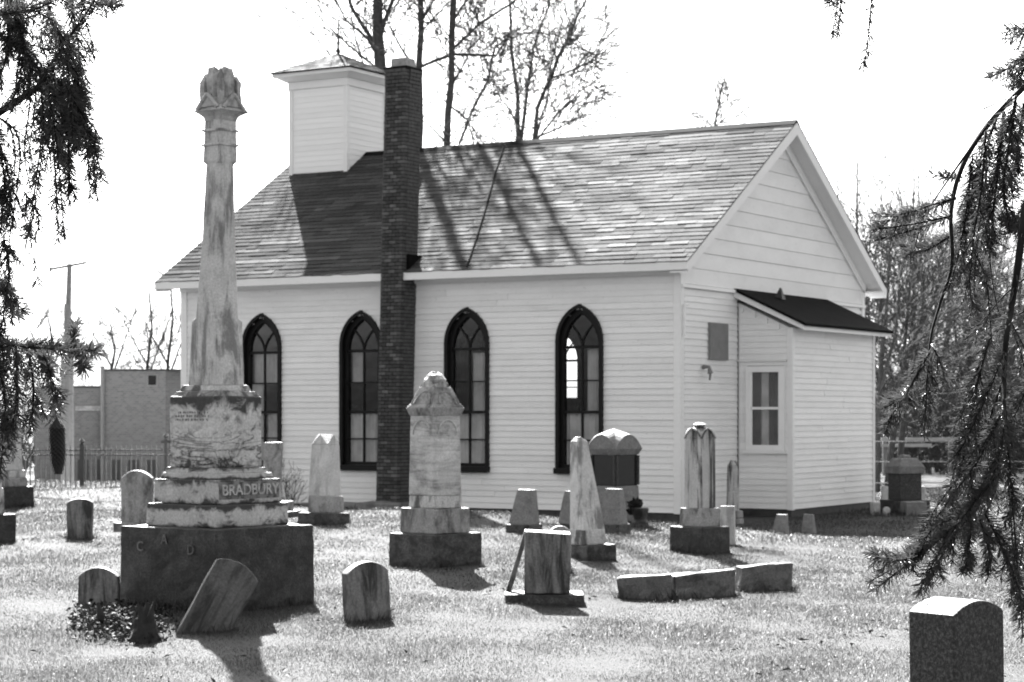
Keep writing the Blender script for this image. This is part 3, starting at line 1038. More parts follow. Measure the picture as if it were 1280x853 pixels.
for q in range(4):
    R4 = Matrix.Rotation(q * math.pi / 2, 4, 'Z')
    b_ = MB(); b_.prism([(-a_, s.z(136)), (a_, s.z(136)), (0, s.z(119))], -a_ - .035, -a_ + .05, 'y')
    m = MB(); m.add([R4 @ Vector(p) for p in b_.v], b_.f); shift(m, 2)
    gb = m.build('gablet', cap_mat, cap, bevel=.006, cuts=2, rough=.006, rscale=12)
    m = MB()
    for q2 in (-1, 1):
        m.tube([R4 @ Vector((q2 * a_ * 1.02, -a_ - .035, s.z(138))), R4 @ Vector((0, -a_ - .035, s.z(120)))], .017, 6)
    shift(m, 2); m.build('gablet_moulding', cap_mat, cap, rough=.004, cuts=2)
# ragged core of the upper column
m = MB(); nseg = 24
prof = [(126, 36), (112, 35), (102, 36), (95, 34), (90, 33), (87, 27)]
k0 = len(m.v)
for i, (yy, ww) in enumerate(prof):
    for j in range(nseg):
        t_ = 2 * math.pi * j / nseg
        rr = s.k * ww / 2 * (1 + .13 * math.cos(4 * t_) - .09 * math.cos(8 * t_))
        jag = (noise.noise(Vector((j * .7, i * 2.1, 5))) * .035) if i > 2 else 0
        m.v.append((rr * math.cos(t_), rr * math.sin(t_), s.z(yy) + jag))
for i in range(len(prof) - 1):
    for j in range(nseg):
        a, b = k0 + i * nseg + j, k0 + i * nseg + (j + 1) % nseg
        m.f.append((a, b, b + nseg, a + nseg))
m.f.append(tuple(k0 + j for j in reversed(range(nseg)))); m.f.append(tuple(k0 + (len(prof) - 1) * nseg + j for j in range(nseg)))
shift(m, 2); m.build('broken_column', cap_mat, s.o, cuts=1, rough=.012, rscale=14, seed=6)
a_ = s.a(51)
for dx_, dy_, tp in ((-1, -1, 88), (1, -1, 96), (1, 1, 99), (-1, 1, 93)):
    m = MB(); pw = s.k * 3.6; cx_, cy_ = dx_ * (a_ - pw), dy_ * (a_ - pw)
    m.tier(pw, pw * .9, s.z(140), s.z(104), cx_, cy_)
    m.tier(pw * .9, pw * .35, s.z(104.2), s.z(tp), cx_, cy_, tx=-dx_ * .01, ty=-dy_ * .01)
    shift(m, 2); m.build('pinnacle', cap_mat, s.o, cuts=2, rough=.009, rscale=14, seed=tp)
# raised name on the right face, border and worn letters of the base
def letters(txt, size, depth, parent, M, mat, sx=1.0, name='lettering'):
    cu = bpy.data.curves.new('lettering', 'FONT'); cu.body = txt; cu.size = size; cu.extrude = depth; cu.align_x = 'CENTER'; cu.align_y = 'CENTER'; cu.offset = size * .012
    cu.space_character = 1.0
    o = bpy.data.objects.new('lettering', cu); COL.objects.link(o)
    dg = bpy.context.evaluated_depsgraph_get()
    me = bpy.data.meshes.new_from_object(o.evaluated_get(dg))
    bpy.data.objects.remove(o)
    me.transform(Matrix.Diagonal((sx, 1, 1, 1)))
    me.materials.clear(); me.materials.append(mat)
    ob = bpy.data.objects.new(name, me); link(ob, parent)
    ob.matrix_local = M
    return ob
# local faces: rotated by 52 degrees the face -y looks right-forward and the face -x looks left-forward
an = s.a(157)
dc = off(-2)
def face_m(nx, ny, a_, u, z_):
    """matrix of a text standing on the face with outward normal (nx, ny); u = distance along the face"""
    n_ = Vector((nx, ny, 0)); zz = Vector((0, 0, 1)); xx = zz.cross(n_)
    p = dc + n_ * a_ + xx * u + zz * z_
    return Matrix(((xx.x, zz.x, n_.x, p.x), (xx.y, zz.y, n_.y, p.y), (xx.z, zz.z, n_.z, p.z), (0, 0, 0, 1)))
letter_mat = m_stone('letter_marble', .5, .6, (1, 1, 1), .12, 5)
panel_mat = m_stone('stained_name_panel', .2, 1, (1, 1, 1), .02, 9)
m = MB(); fw = an * .93; zc = s.z(611.5); hh = s.k * 10.5
m.box(dc.x - fw, dc.x + fw, dc.y - an - .004, dc.y - an + .01, zc - hh, zc + hh)
pn = m.build('name_panel', panel_mat, s.o)
letters('BRADBURY', s.k * 18.5, .010, s.o, face_m(0, -1, an + .008, 0, zc + s.k * .3), letter_mat, 1.02 * 2 * an * .86 / (s.k * 18.5 * 5.05))
ab = s.a(239)
for ch, u, py_ in (('C', -.30, 681), ('A', -.02, 671), ('D', .28, 682)):
    letters(ch, s.k * 17, .002, s.o, face_m(-1, 0, ab + .013, u, s.z(py_)), M_curb, 1, 'worn_letter')
# rows of illegible worn marks high on the die
m = MB()
ad = s.a(113)
for row in range(3):
    u = -ad * .75
    while u < ad * .7:
        wl = rnd.uniform(.008, .02)
        m.box(off(-4).x - ad - .002, off(-4).x - ad + .01, off(-4).y - u - wl, off(-4).y - u, s.z(517 + row * 4.5), s.z(514.5 + row * 4.5)); u += wl + rnd.uniform(.008, .03)
tag(m.build('worn_inscription', panel_mat, s.o), kind='stuff')

# ---- monument with pointed hood 
s = Stone('hooded_monument', 'pale banded monument with flared hood and knob on a dark base, before the chimney', 544, 711, 45, .5, cat='monument')
s.tier('base_block', 117, 116, 715, 666, M_base, z0=-.1, cuts=5, rough=.008, bevel=.012)
s.tier('plinth', 87, 86, 666, 635, M_grey, bevel=.012)
s.tier('plinth', 68, 66, 635, 619, M_marble, bevel=.014)
s.tier('shaft', 66, 62, 619, 518, M_banded, bevel=.01, cuts=3)
m = MB()
for q in range(4):   # arched panel mouldings on the faces
    an_ = q * math.pi / 2; a_ = s.a(63)
    pts = []
    for k in range(11):
        t_ = math.pi * k / 10
        u = a_ * .72 * math.cos(t_); zz = s.z(543) + s.k * 18 * math.sin(t_)
        v_ = Vector((u, -a_ - .004, zz)); v_.rotate(Euler((0, 0, an_))); pts.append(v_)
    m.tube(pts, .009, 5)
m.build('arch_moulding', M_banded, s.o)
s.tier('cornice', 64, 74, 520, 510, M_grey, bevel=.008)
m = MB(); m.tier(s.a(74), s.a(64), s.z(510), s.z(505)); m.tier(s.a(64), s.a(40), s.z(505.5), s.z(484)); m.build('hood', M_grey, s.o, bevel=.01, cuts=2, rough=.005)
m = MB()
for q in range(4):
    pts = []
    for k in range(9):
        t_ = math.pi * k / 8
        v_ = Vector((s.a(62) * .62 * math.cos(t_), -s.a(67) + .12 * math.sin(t_) * .5, s.z(505) + s.k * 15 * math.sin(t_))); v_.rotate(Euler((0, 0, q * math.pi / 2))); pts.append(v_)
    m.tube(pts, .011, 5)
m.build('hood_arch', M_grey, s.o)
m = MB(); crosscap(m, s.a(38), s.z(483), s.k * 7, 'arc', 8, .02); m.build('crown_block', M_marble, s.o, bevel=.004, rough=.01, rscale=9)
m = MB(); m.lathe([(s.k * 13, s.z(479)), (s.k * 14, s.z(475)), (s.k * 10, s.z(469)), (s.k * 4, s.z(465.5))], 14); m.build('knob', M_marble, s.o, rough=.012, cuts=1, rscale=12)

# ---- broken obelisk with zigzag top
s = Stone('short_obelisk', 'pale leaning obelisk with zigzag gabled top, standing left of the brick chimney', 405, 657, 58, .4, lean=(0, 2.0))
s.tier('base_block', 66, 64, 660, 641, M_base, z0=-.12, cuts=4, rough=.01)
s.tier('die', 45, 44, 641, 620, M_grey, dx=2)
m = MB(); m.tier(s.a(40), s.a(34), s.z(620), s.z(556)); crosscap(m, s.a(34), s.z(556), s.k * 13, 'gable', 8, .0)
m.build('shaft', M_pale, s.o, bevel=.005, cuts=1, rough=.004)

# ---- slender leaning obelisk
s = Stone('leaning_obelisk', 'tall plain pale obelisk leaning left, in front of the arched granite monument', 741, 703, 32, .32, lean=(0, -1.2))
s.tier('base_block', 60, 59, 708, 680, M_base, z0=-.1, cuts=4, rough=.01)
s.tier('die', 46, 44, 680, 661, M_marble, dx=-6)
c, sn = math.cos(-s.th) * s.k, math.sin(-s.th) * s.k
m = MB(); m.tier(s.a(44), s.a(22), s.z(662), s.z(552), tx=-9 * c, ty=-9 * sn); m.tier(s.a(22), s.a(7), s.z(552), s.z(546), -9 * c, -9 * sn, tx=-c, ty=-sn)
SO = Vector((math.cos(-s.th), math.sin(-s.th), 0)); shift(m, -6)
m.build('shaft', M_shaft, s.o, bevel=.006, cuts=4, rough=.004)

# ---- broad monument with arched granite hood
s = Stone('arched_monument', 'broad dark polished granite monument under an arched grey cap, against the church wall', 768, 655, 45, .45, cat='monument')
s.tier('base_block', 70, 68, 660, 630, M_midstone, z0=-.1)
s.tier('plinth', 62, 60, 630, 607, M_midstone)
s.tier('die', 57, 57, 607, 568, M_polish, bevel=.01, rough=0, cuts=0)
a_ = s.a(57)
for q in range(4):
    for u in (-1, 1):
        m = MB()
        b_ = MB(); b_.box(u * a_ - .03, u * a_ + .03, -a_ - .012, -a_ + .02, s.z(606), s.z(569))
        rot_ = Matrix.Rotation(q * math.pi / 2, 4, 'Z'); m.add([rot_ @ Vector(p) for p in b_.v], b_.f)
        m.build('corner_border', M_gran, s.o)
m = MB(); m.tier(s.a(60), s.a(70), s.z(568.5), s.z(561)); crosscap(m, s.a(70), s.z(561), s.k * 18, 'arc', 12, .0, s.k * 7)
m.build('arched_cap', M_midstone, s.o, rough=.003)

# ---- pointed monument at the corner of the church
s = Stone('pointed_monument', 'rain-streaked marble shaft with rounded pointed top on a black block, before the church corner', 875, 694, 45, .36, cat='monument')
s.tier('base_block', 76, 75, 696, 658, M_block, z0=-.1, cuts=5, rough=.01)
s.tier('die', 52, 50, 658, 635, M_grey, bevel=.012)
m = MB(); m.tier(s.a(39), s.a(38), s.z(635), s.z(548)); crosscap(m, s.a(38), s.z(548), s.k * 12, 'arc', 10, 0, s.k * 5)
sh_ = m.build('shaft', M_obelisk, s.o, bevel=.006, cuts=1, rough=.004)
m = MB()
for q in range(4):
    pts = []
    a_ = s.a(38)
    for k in range(9):
        t_ = -1 + k / 4
        v_ = Vector((a_ * t_, -a_ - .005, s.z(548) + s.k * 12 * (1 - t_ * t_))); v_.rotate(Euler((0, 0, q * math.pi / 2))); pts.append(v_)
    m.tube(pts, .011, 5)
m.build('arch_moulding', M_marble, s.o)
m = MB(); m.lathe([(.05, s.z(534)), (.075, s.z(531)), (.03, s.z(528.5))], 10); m.build('finial_stub', M_marble, s.o, rough=.01)

# ---- thin stones beside it
def slab(name, label, px, by, w, ty, th, yaw, mat, top='segment', tilt=(0, 0), group=None, sink=.08, rise=.2, bevel=.014, Y=None, cat='gravestone', rough=.008, taper=0, cuts=3):
    """upright headstone: w pixels wide, thickness th metres"""
    p = hit(px, by) if Y is None else at(px, by, Y)
    c, sn = abs(math.cos(R(yaw))), abs(math.sin(R(yaw)))
    k = p.y / F
    wm = max(.05, (w * k - th * sn) / c)
    Yc = p.y + .5 * (th * c + wm * sn)
    X = (px - 640) / F * Yc
    k = Yc / F
    o = empty(name, (X, Yc, gz(X, Yc)), (R(tilt[0]), R(tilt[1]), R(yaw)))
    tag(o, label, cat, group)
    ht = CH + (HY - ty) * k - gz(X, Yc)
    h = wm / 2
    TUFTS.append((X, Yc, h, th / 2, R(yaw)))
    t_ = h * taper
    if top == 'flat': poly = [(h, -sink), (h - t_, ht), (-h + t_, ht), (-h, -sink)]
    elif top == 'round': poly = [(h, -sink), (h, ht - h)] + [(h * math.cos(a), ht - h + h * math.sin(a)) for a in [math.pi * i / 12 for i in range(1, 12)]] + [(-h, ht - h), (-h, -sink)]
    elif top == 'shoulder':
        poly = [(h, -sink), (h, ht - h * .55), (h * .82, ht - h * .5)] + [(h * .72 * math.cos(a), ht - h * .45 + h * .45 * math.sin(a)) for a in [math.pi * i / 10 for i in range(1, 10)]] + [(-h * .82, ht - h * .5), (-h, ht - h * .55), (-h, -sink)]
    else:
        ar = rise * 2 * h
        poly = [(h, -sink)] + [(h * (1 - 2 * i / 10), ht - ar * ((1 - 2 * i / 10) ** 2)) for i in range(11)] + [(-h, -sink)]
    m = MB(); m.prism([(x, z_) for x, z_ in poly][::-1], -th / 2, th / 2, 'y')
    b = m.build('headstone', mat, o, bevel=bevel, cuts=cuts, rough=rough, seed=rnd.random() * 9)
    return o, k, h, ht
def foot(o, h, th, z1, mat, name='base_block', g_=1.25, d=None):
    m = MB(); m.box(-h * g_, h * g_, -(d or th), (d or th), -.1, z1)
    return m.build(name, mat, o, bevel=.012, cuts=3, rough=.01, seed=rnd.random() * 9)

slab('gravestone', 'small pale flat-topped slab close behind the streaked pointed monument', 909, 681, 21, 632, .09, -20, M_pale, 'flat', tilt=(0, 1))
s = Stone('post_stone', 'thin dark-streaked stone post with rounded tip beside the lean-to wall', 919, 656, 45, .2)
m = MB(); m.tier(s.a(17), s.a(15), s.z(640), s.z(582)); m.tier(s.a(15), s.a(6), s.z(582), s.z(575.5)); shift(m, -3); m.build('shaft', M_obelisk, s.o, bevel=.01, cuts=2)
m = MB(); m.tier(s.a(24), s.a(22), -.1, s.z(648)); m.tier(s.a(22), s.a(20), s.z(648), s.z(638)); m.build('base_block', M_grey, s.o, bevel=.02)

# ---- low slanting markers along the wall
def marker(label, px, by, w0, w1, ty, baseh, tx=0, group='low slant markers along the church wall', mat=None):
    s = Stone('slant_marker', label, px, by, -30, .22, group)
    zb_ = s.z(by - baseh)
    if baseh:
        m = MB(); m.tier(s.a(w0 * 1.12), s.a(w0 * 1.08), -.1, zb_); m.build('base_block', M_base, s.o, bevel=.015, cuts=2, rough=.008)
    m = MB(); c, sn = math.cos(-s.th), math.sin(-s.th)
    m.tier(s.a(w0), s.a(w1), zb_ - .01 if baseh else -.08, s.z(ty), b2=(s.a(w0) * .8, s.a(w1) * .5), tx=c * tx * s.k, ty=sn * tx * s.k)
    m.build('marker_block', mat or M_midstone, s.o, bevel=.012, cuts=2, rough=.008)
marker('low tapered grey marker on a dark base, between the two rightmost arched windows', 655, 668, 43, 30, 612, 13, 4)
marker('low tapered grey marker half hidden behind the leaning obelisk', 715, 663, 40, 28, 614, 9, 2)
marker('low tapered grey marker directly in front of the arched granite monument', 767, 668, 40, 28, 611, 13, 1)
marker('small slanting grey marker left of the lean-to corner board', 974, 668, 28, 18, 643, 0, 4)
marker('small slanting grey marker right of the lean-to corner board', 1011, 668, 24, 17, 643, 0, 0)

# ---- dark urn with a dry plant beside the arched monument
p = hit(797, 659); k = p.y / F
u = empty('urn_planter', p); tag(u, 'dark squat stone planter with a shrivelled plant beside the arched monument', 'planter')
m = MB(); m.lathe([(k * 11, -.05), (k * 11, k * 6), (k * 8, k * 9), (k * 9, k * 14), (k * 11, k * 21), (k * 11.5, k * 24), (k * 9, k * 24.5)], 14, k * 3); m.build('planter_bowl', M_base, u, bevel=.01, rough=.006, cuts=1)
m = MB()
for i in range(70):
    a = rnd.uniform(0, 6.28); l_ = rnd.uniform(8, 22) * k
    d = Vector((math.cos(a) * .7, math.sin(a) * .7, rnd.uniform(.2, 1.4))).normalized()
    b = Vector((k * rnd.uniform(-8, 2), rnd.uniform(-.05, .05), k * rnd.uniform(14, 30))); q = b + d * l_ * .6
    sd_ = d.orthogonal().normalized() * k * rnd.uniform(2, 5)
    m.add([b, b + d * l_ * .3 + sd_, q, b + d * l_ * .3 - sd_], [(0, 1, 2, 3)])
tag(m.build('dry_foliage', M_leaf, u), kind='stuff')

# ---- slanted double stone 
s = Stone('slant_stone', 'thick streaked grey slab with a second slab leaning behind it on a dark base', 681, 757, 0, .2)
kk = s.k
M_str = M_slab
m = MB(); m.box(-50 * kk, 49 * kk, -.16, .2, -.1, s.z(741)); m.build('base_block', M_base, s.o, bevel=.015, cuts=4, rough=.012)
m = MB(); m.hexa([(-26 * kk, -.12, s.z(741)), (31 * kk, -.12, s.z(741)), (31 * kk, .06, s.z(741)), (-26 * kk, .06, s.z(741)),
                  (-25 * kk, -.12, s.z(663.5)), (32 * kk, -.12, s.z(667)), (32 * kk, .06, s.z(665)), (-25 * kk, .06, s.z(662))]); m.build('headstone', M_str, s.o, bevel=.01, cuts=3, rough=.004)
m = MB(); m.prism([(-49 * kk, s.z(741)), (-42 * kk, s.z(741)), (-20 * kk, s.z(666)), (-25 * kk, s.z(662))], .065, .17, 'y'); m.build('leaning_slab', M_slab, s.o, bevel=.008, cuts=2, rough=.004)
slab('gravestone', 'round-topped grey stone just showing over the slanted double slab', 699, 716, 31, 657, .1, 8, M_grey, 'round')

# ---- kerb stones of a grave plot
kerbs = 'broken grave kerb stones lying in a row'
def kerb(label, p0, p1, t0, t1, dep):
    a, b = hit(*p0), hit(*p1)
    o = empty('kerb_stone', ((a.x + b.x) / 2, (a.y + b.y) / 2, gz((a.x + b.x) / 2, (a.y + b.y) / 2)), (0, 0, math.atan2(b.y - a.y, b.x - a.x)))
    tag(o, label, 'kerb stone', kerbs)
    l_ = (b.xy - a.xy).length / 2
    TUFTS.append(((a.x + b.x) / 2, (a.y + b.y) / 2, l_, .01, math.atan2(b.y - a.y, b.x - a.x)))
    h0 = (p0[1] - t0) * a.y / F; h1 = (p1[1] - t1) * b.y / F
    m = MB(); m.hexa([(-l_, 0, -.12), (l_, 0, -.12), (l_, dep, -.12), (-l_, dep, -.12), (-l_, 0, h0), (l_, 0, h1), (l_, dep, h1), (-l_, dep, h0)])
    m.build('kerb_block', M_curb, o, bevel=.015, cuts=5, rough=.022, rscale=5, seed=rnd.random() * 9)
kerb('left end kerb stone, with a tapering grass-covered end', (772, 748), (839, 751), 722, 718, .16)
kerb('middle kerb stone of the row, between the other two', (844, 749), (920, 745), 721, 711, .16)
kerb('right end kerb stone of the row, nearest the lean-to', (926, 740), (992, 738), 709, 704, .16)

# ---- near headstones
slab('gravestone', 'small arched dark-streaked headstone alone on the lawn, tilted left, right of the column monument', 459, 778, 59, 701, .10, 33, M_obelisk if False else M_slab, 'segment', tilt=(0, -3.5), rise=.22)
slab('gravestone', 'large speckled granite headstone with rounded top under the spruce branches', 1198, 915, 122, 748, .24, 38, M_gran, 'segment', rise=.16, Y=8.6, tilt=(0, -1), bevel=.008, cuts=4, rough=.002)
slab('gravestone', 'tilted dark slab leaning against the block of the column monument', 254, 792, 62, 693, .10, 14, M_slab_dark, 'segment', tilt=(-8, 30), rise=.16, sink=.2)
slab('gravestone', 'low wide round-topped stone left of the column monument, behind the ivy', 124, 760, 52, 708, .09, -6, M_slab, 'segment', rise=.24)
slab('gravestone', 'small dark stub with curved top between the iron fence and the ivy', 100, 674, 34, 623, .12, 8, M_slab, 'segment', rise=.16)
o, k, h, ht = slab('gravestone', 'pale round-shouldered tablet on a low base left of the marble pedestal', 172, 664, 41, 588, .1, -8, M_grey, 'segment', rise=.24)
foot(o, h, .14, .1, M_grey, g_=1.35)
o, k, h, ht = slab('gravestone', 'pale flat-topped tablet showing just right of the marble pedestal', 340, 648, 24, 553, .1, -10, M_grey, 'flat', tilt=(0, 1))
foot(o, h, .2, .22, M_grey, 'plinth', 1.9, .22); foot(o, h, .3, .1, M_base, 'base_block', 2.6, .3)
# monuments cut by the left edge
s = Stone('edge_monument', 'pale tapered monument on a dark block at the left edge, before the fence', 12, 636, 45, .4, cat='monument')
s.tier('base_block', 62, 60, 640, 608, M_block, z0=-.1, cuts=4, rough=.01)
s.tier('plinth', 46, 44, 608, 597, M_grey); s.tier('plinth', 42, 40, 597, 588, M_marble); s.tier('shaft', 34, 26, 588, 520, M_pale); s.tier('shaft_tip', 26, 10, 520, 508, M_pale)
s = Stone('edge_monument', 'dark block with a pale broken stone on it, cut by the left edge', -12, 681, 40, .35, cat='monument')
s.tier('base_block', 66, 65, 684, 643, M_block, z0=-.1, cuts=4, rough=.01); s.tier('plinth', 36, 34, 643, 610, M_marble); s.tier('shaft', 30, 28, 610, 590, M_marble)

# ---- far gravestones on the right
s = Stone('gabled_monument', 'squat far monument with gabled top and dark panel right of the church', 1131, 643, 20, .5, cat='monument')
s.tier('base_block', 60, 58, 646, 625, M_base, z0=-.1); s.tier('die', 40, 39, 625, 592, M_gran); s.tier('cornice', 46, 48, 592, 584, M_midstone)
m = MB(); m.tier(s.a(48), s.a(30), s.z(584), s.z(573)); m.tier(s.a(16), s.a(14), s.z(573.5), s.z(569)); m.build('gabled_cap', M_midstone, s.o, bevel=.02)
slab('gravestone', 'broad low grey block in front of the far gabled monument', 1142, 645, 30, 627, .3, 8, M_midstone, 'flat')
slab('gravestone', 'short white stone post at the foot of the lean-to\'s far end', 1094, 644, 12, 628, .12, 10, M_pale, 'flat')
slab('gravestone', 'tiny white stone between the lean-to and the far gabled monument', 1108, 645, 8, 634, .1, 0, M_pale, 'round')
slab('gravestone', 'narrow white tablet peering past the right side of the far gabled monument', 1152, 636, 8, 608, .1, 10, M_pale, 'round')
slab('gravestone', 'narrow pale tablet peering past the left side of the far gabled monument', 1106, 634, 8, 608, .1, 0, M_pale, 'flat')
# ------------------------------------------------------------------ bare trees
def wander(p, d, length, n, wob, up=0.0, r=rnd):
    pts = [Vector(p)]
    d = Vector(d).normalized()
    for i in range(n):
        d = (d + Vector((r.uniform(-wob, wob), r.uniform(-wob, wob), r.uniform(-wob, wob) + up))).normalized()
        pts.append(pts[-1] + d * (length / n))
    return pts

def grow(mb, p, d, length, r0, lev, maxlev, spread=.8, kids=(4, 7), wob=.16, rmin=.004, up=.03):
    n = max(3, int(length / .35)) if lev < 2 else 4
    pts = wander(p, d, length, n, wob, up)
    mb.tube(pts, [max(rmin, r0 * (1 - .8 * i / n)) for i in range(n + 1)], 5 if lev < 1 else (4 if lev < 2 else 3), cap=False)
    if lev >= maxlev: return
    for _ in range(rnd.randint(*kids)):
        t = rnd.uniform(.25, .97)
        i = min(int(t * n), n - 1)
        q = pts[i].lerp(pts[i + 1], t * n - i)
        dd = (pts[i + 1] - pts[i]).normalized()
        ax = dd.orthogonal().normalized(); ax.rotate(Matrix.Rotation(rnd.uniform(0, 6.28), 3, dd))
        nd = (dd + ax * rnd.uniform(.5, 1.2) * spread).normalized()
        grow(mb, q, nd, length * rnd.uniform(.35, .75) * (1.1 - .4 * t), max(rmin, r0 * (1 - .75 * t) * rnd.uniform(.4, .65)), lev + 1, maxlev, spread, kids, wob * 1.15, rmin, up)

def path_tree(name, label, Y, stems, group=None, kids=14, blen=(1.2, 3.2), maxlev=2, rmin=.008, spread=1.0, kk=(6, 10), b0=.25, br=.4, mat=None):
    """stems: lists of (px, py, width px), first stem starts at the ground"""
    f = stems[0][0]
    X0 = (f[0] - 640) / F * Y
    base = Vector((X0, Y, gz(X0, Y)))
    o = empty(name, base); tag(o, label, 'tree', group)
    tr, crn = MB(), MB()
    for si, st in enumerate(stems):
        pts, rad = [], []
        for k, (px, py, wd) in enumerate(st):
            yy = Y + (rnd.uniform(-.4, .4) if (si and k) else 0) * (1 + .15 * k)
            v = at(px, py, yy) - base
            pts.append(v); rad.append(wd * Y / F / 2)
        # smooth the stem
        P, Q = [], []
        for k in range(len(pts) - 1):
            n = max(2, int((pts[k + 1] - pts[k]).length / .6))
            for i in range(n):
                t = i / n
                v = pts[k].lerp(pts[k + 1], t) + Vector((rnd.uniform(-1, 1), rnd.uniform(-1, 1), 0)) * .025
                P.append(v); Q.append(rad[k] * (1 - t) + rad[k + 1] * t)
        P.append(pts[-1]); Q.append(rad[-1])
        if si == 0: P[0].z = -.3
        (tr if (si == 0 or Q[0] > .06) else crn).tube(P, Q, 8 if si == 0 else 6)
        n = len(P)
        kn = kids if si == 0 else int(kids * .7)
        for _ in range(kn):
            t = rnd.uniform(b0 if si == 0 else .12, 1)
            i = min(int(t * (n - 1)), n - 2)
            d = (P[i + 1] - P[i]).normalized()
            ax = d.orthogonal().normalized(); ax.rotate(Matrix.Rotation(rnd.uniform(0, 6.28), 3, d))
            nd = (d * rnd.uniform(.3, 1) + ax * spread).normalized()
            grow(crn, P[i], nd, rnd.uniform(*blen) * (1.15 - .5 * t), max(rmin, Q[i] * rnd.uniform(.25, .5) * br * 2), 1, maxlev, .75, kk, .13, rmin, .05)
    tr.build('trunk', mat or M_bark, o, smooth=True)
    crn.build('crown', M_twig, o)
    return o

G1 = 'tall bare trees behind the church roof'
# (points continue above the picture's edge: the trees are whole)
path_tree('bare_tree', 'thick bare trunk rising behind the belfry roof', 45, [[(474, 610, 20), (475, 90, 15), (472, 0, 12), (468, -180, 11), (470, -450, 9), (476, -750, 4)],
    [(470, 55, 6), (440, 10, 5), (425, -40, 4), (415, -110, 2)], [(475, 40, 6), (495, -10, 5), (520, -90, 3)], [(474, 75, 4), (460, 48, 4), (430, 25, 3), (415, -10, 2)], [(472, 10, 6), (500, -70, 4), (515, -220, 2)]], G1, 30, (1.2, 3.6), b0=.3)
path_tree('bare_tree', 'slim straight bare trunk rising just right of the chimney', 45.5, [[(524, 610, 13), (524, 120, 8.5), (526, 0, 7), (524, -160, 7), (528, -430, 5), (534, -620, 2)],
    [(524, 95, 4), (500, 60, 3), (485, 30, 2), (480, 0, 1.5)], [(524, 30, 4), (555, -20, 3), (580, -110, 2)], [(523, 85, 4), (565, 68, 4), (620, 70, 3.5), (640, 40, 2.5)]], G1, 22, (1, 3.0), b0=.35)
path_tree('bare_tree', 'dark forked bare trunk second to the right of the chimney', 45, [[(556, 610, 13), (560, 180, 9), (563, 100, 8), (567, 0, 8), (560, -150, 7), (566, -420, 6), (574, -650, 2)],
    [(559, 120, 4), (575, 90, 3), (590, 60, 2), (612, 35, 1.5)], [(565, 30, 4), (590, -10, 3), (610, -60, 2)], [(560, 130, 3), (585, 150, 2.5), (592, 182, 2)], [(567, 60, 4), (600, 30, 3.5), (640, 5, 3), (690, -50, 2)]], G1, 26, (1, 3.2), b0=.35)
path_tree('bare_tree', 'spreading bare tree with fanned stems behind the middle of the roof ridge', 48, [[(650, 600, 16), (649, 185, 7), (646, 120, 5), (640, 60, 4), (636, -10, 3), (640, -80, 1.5)],
    [(650, 180, 5), (660, 110, 4), (668, 60, 3), (685, 10, 2.5), (690, -50, 1.5)], [(574, 180, 4), (590, 140, 4), (610, 100, 4), (620, 60, 3), (650, 35, 2.5)], [(650, 165, 4), (632, 130, 2), (622, 118, 1.5), (605, 112, 1)]], G1, 26, (.8, 2.4))
path_tree('bare_tree', 'bare tree leaning right with a fine fan of twigs over the roof ridge', 48, [[(668, 600, 13), (668, 180, 6), (672, 135, 5), (690, 90, 4.5), (708, 50, 4), (722, 20, 3), (736, -10, 2)],
    [(670, 175, 3), (700, 140, 3), (725, 115, 2), (752, 95, 1.5)], [(671, 172, 3), (710, 155, 2), (745, 140, 1.2)], [(685, 100, 3), (715, 88, 2), (745, 75, 1.3)], [(705, 58, 3), (722, 48, 2), (735, 42, 1.3)], [(668, 178, 3), (685, 125, 2.5), (690, 80, 2), (700, 40, 1.5)]], G1, 28, (.7, 2.3), rmin=.008)
path_tree('bare_tree', 'slender twiggy treetop showing over the right part of the roof ridge', 60, [[(893, 590, 8), (893, 165, 3), (898, 130, 2.5), (907, 95, 1.5)], [(893, 160, 2), (910, 145, 1.5), (925, 125, 1)], [(893, 165, 2), (885, 150, 1.5), (870, 160, 1)]], G1, 24, (.5, 1.5), rmin=.009)
G2 = 'bare trees far left beyond the building'
for px, top, lab in ((212, 330, 'faint bare sapling beside the left gable of the church'), (186, 345, 'faint bare tree over the flat brick building'), (140, 405, 'low faint bare tree above the lower brick wing'), (62, 395, 'faint bare treetop left of the utility pole')):
    path_tree('bare_tree', lab, 80 + rnd.uniform(-6, 6), [[(px, 585, 6), (px - 3, 470, 4), (px + 4, (top + 470) / 2, 3), (px - 2, top, 1.5)], [(px, 470, 3), (px + 18, 420, 2), (px + 30, 385, 1.2)], [(px, 460, 3), (px - 22, 420, 2), (px - 34, 395, 1.2)]], G2, 16, (.8, 2.0), rmin=.009)
G3 = 'bare trees crowding behind the right side of the church'
labs = ['bare tree just right of the gable end', 'bare multi-stemmed tree with crossing stems behind the lean-to roof', 'tall thin bare tree with a pale top right of the gable', 'bare leaning tree in the right-hand thicket',
        'bare tree behind the upper spruce sprays', 'bare tree behind the drooping spruce boughs', 'bare tree between the spruce boughs and the right edge', 'bare tree near the right edge of the thicket', 'thin bare tree far back in the right-hand thicket', 'low spreading bare tree over the far gravestones', 'bare tree rising directly behind the right slope of the gable']
spec = [(1072, 205, 0), (1095, 265, 22), (1142, 195, 0), (1108, 330, 75), (1180, 250, 10), (1215, 300, -10), (1248, 330, 12), (1275, 300, 0), (1162, 220, -14), (1125, 400, 30), (1056, 215, -10)]
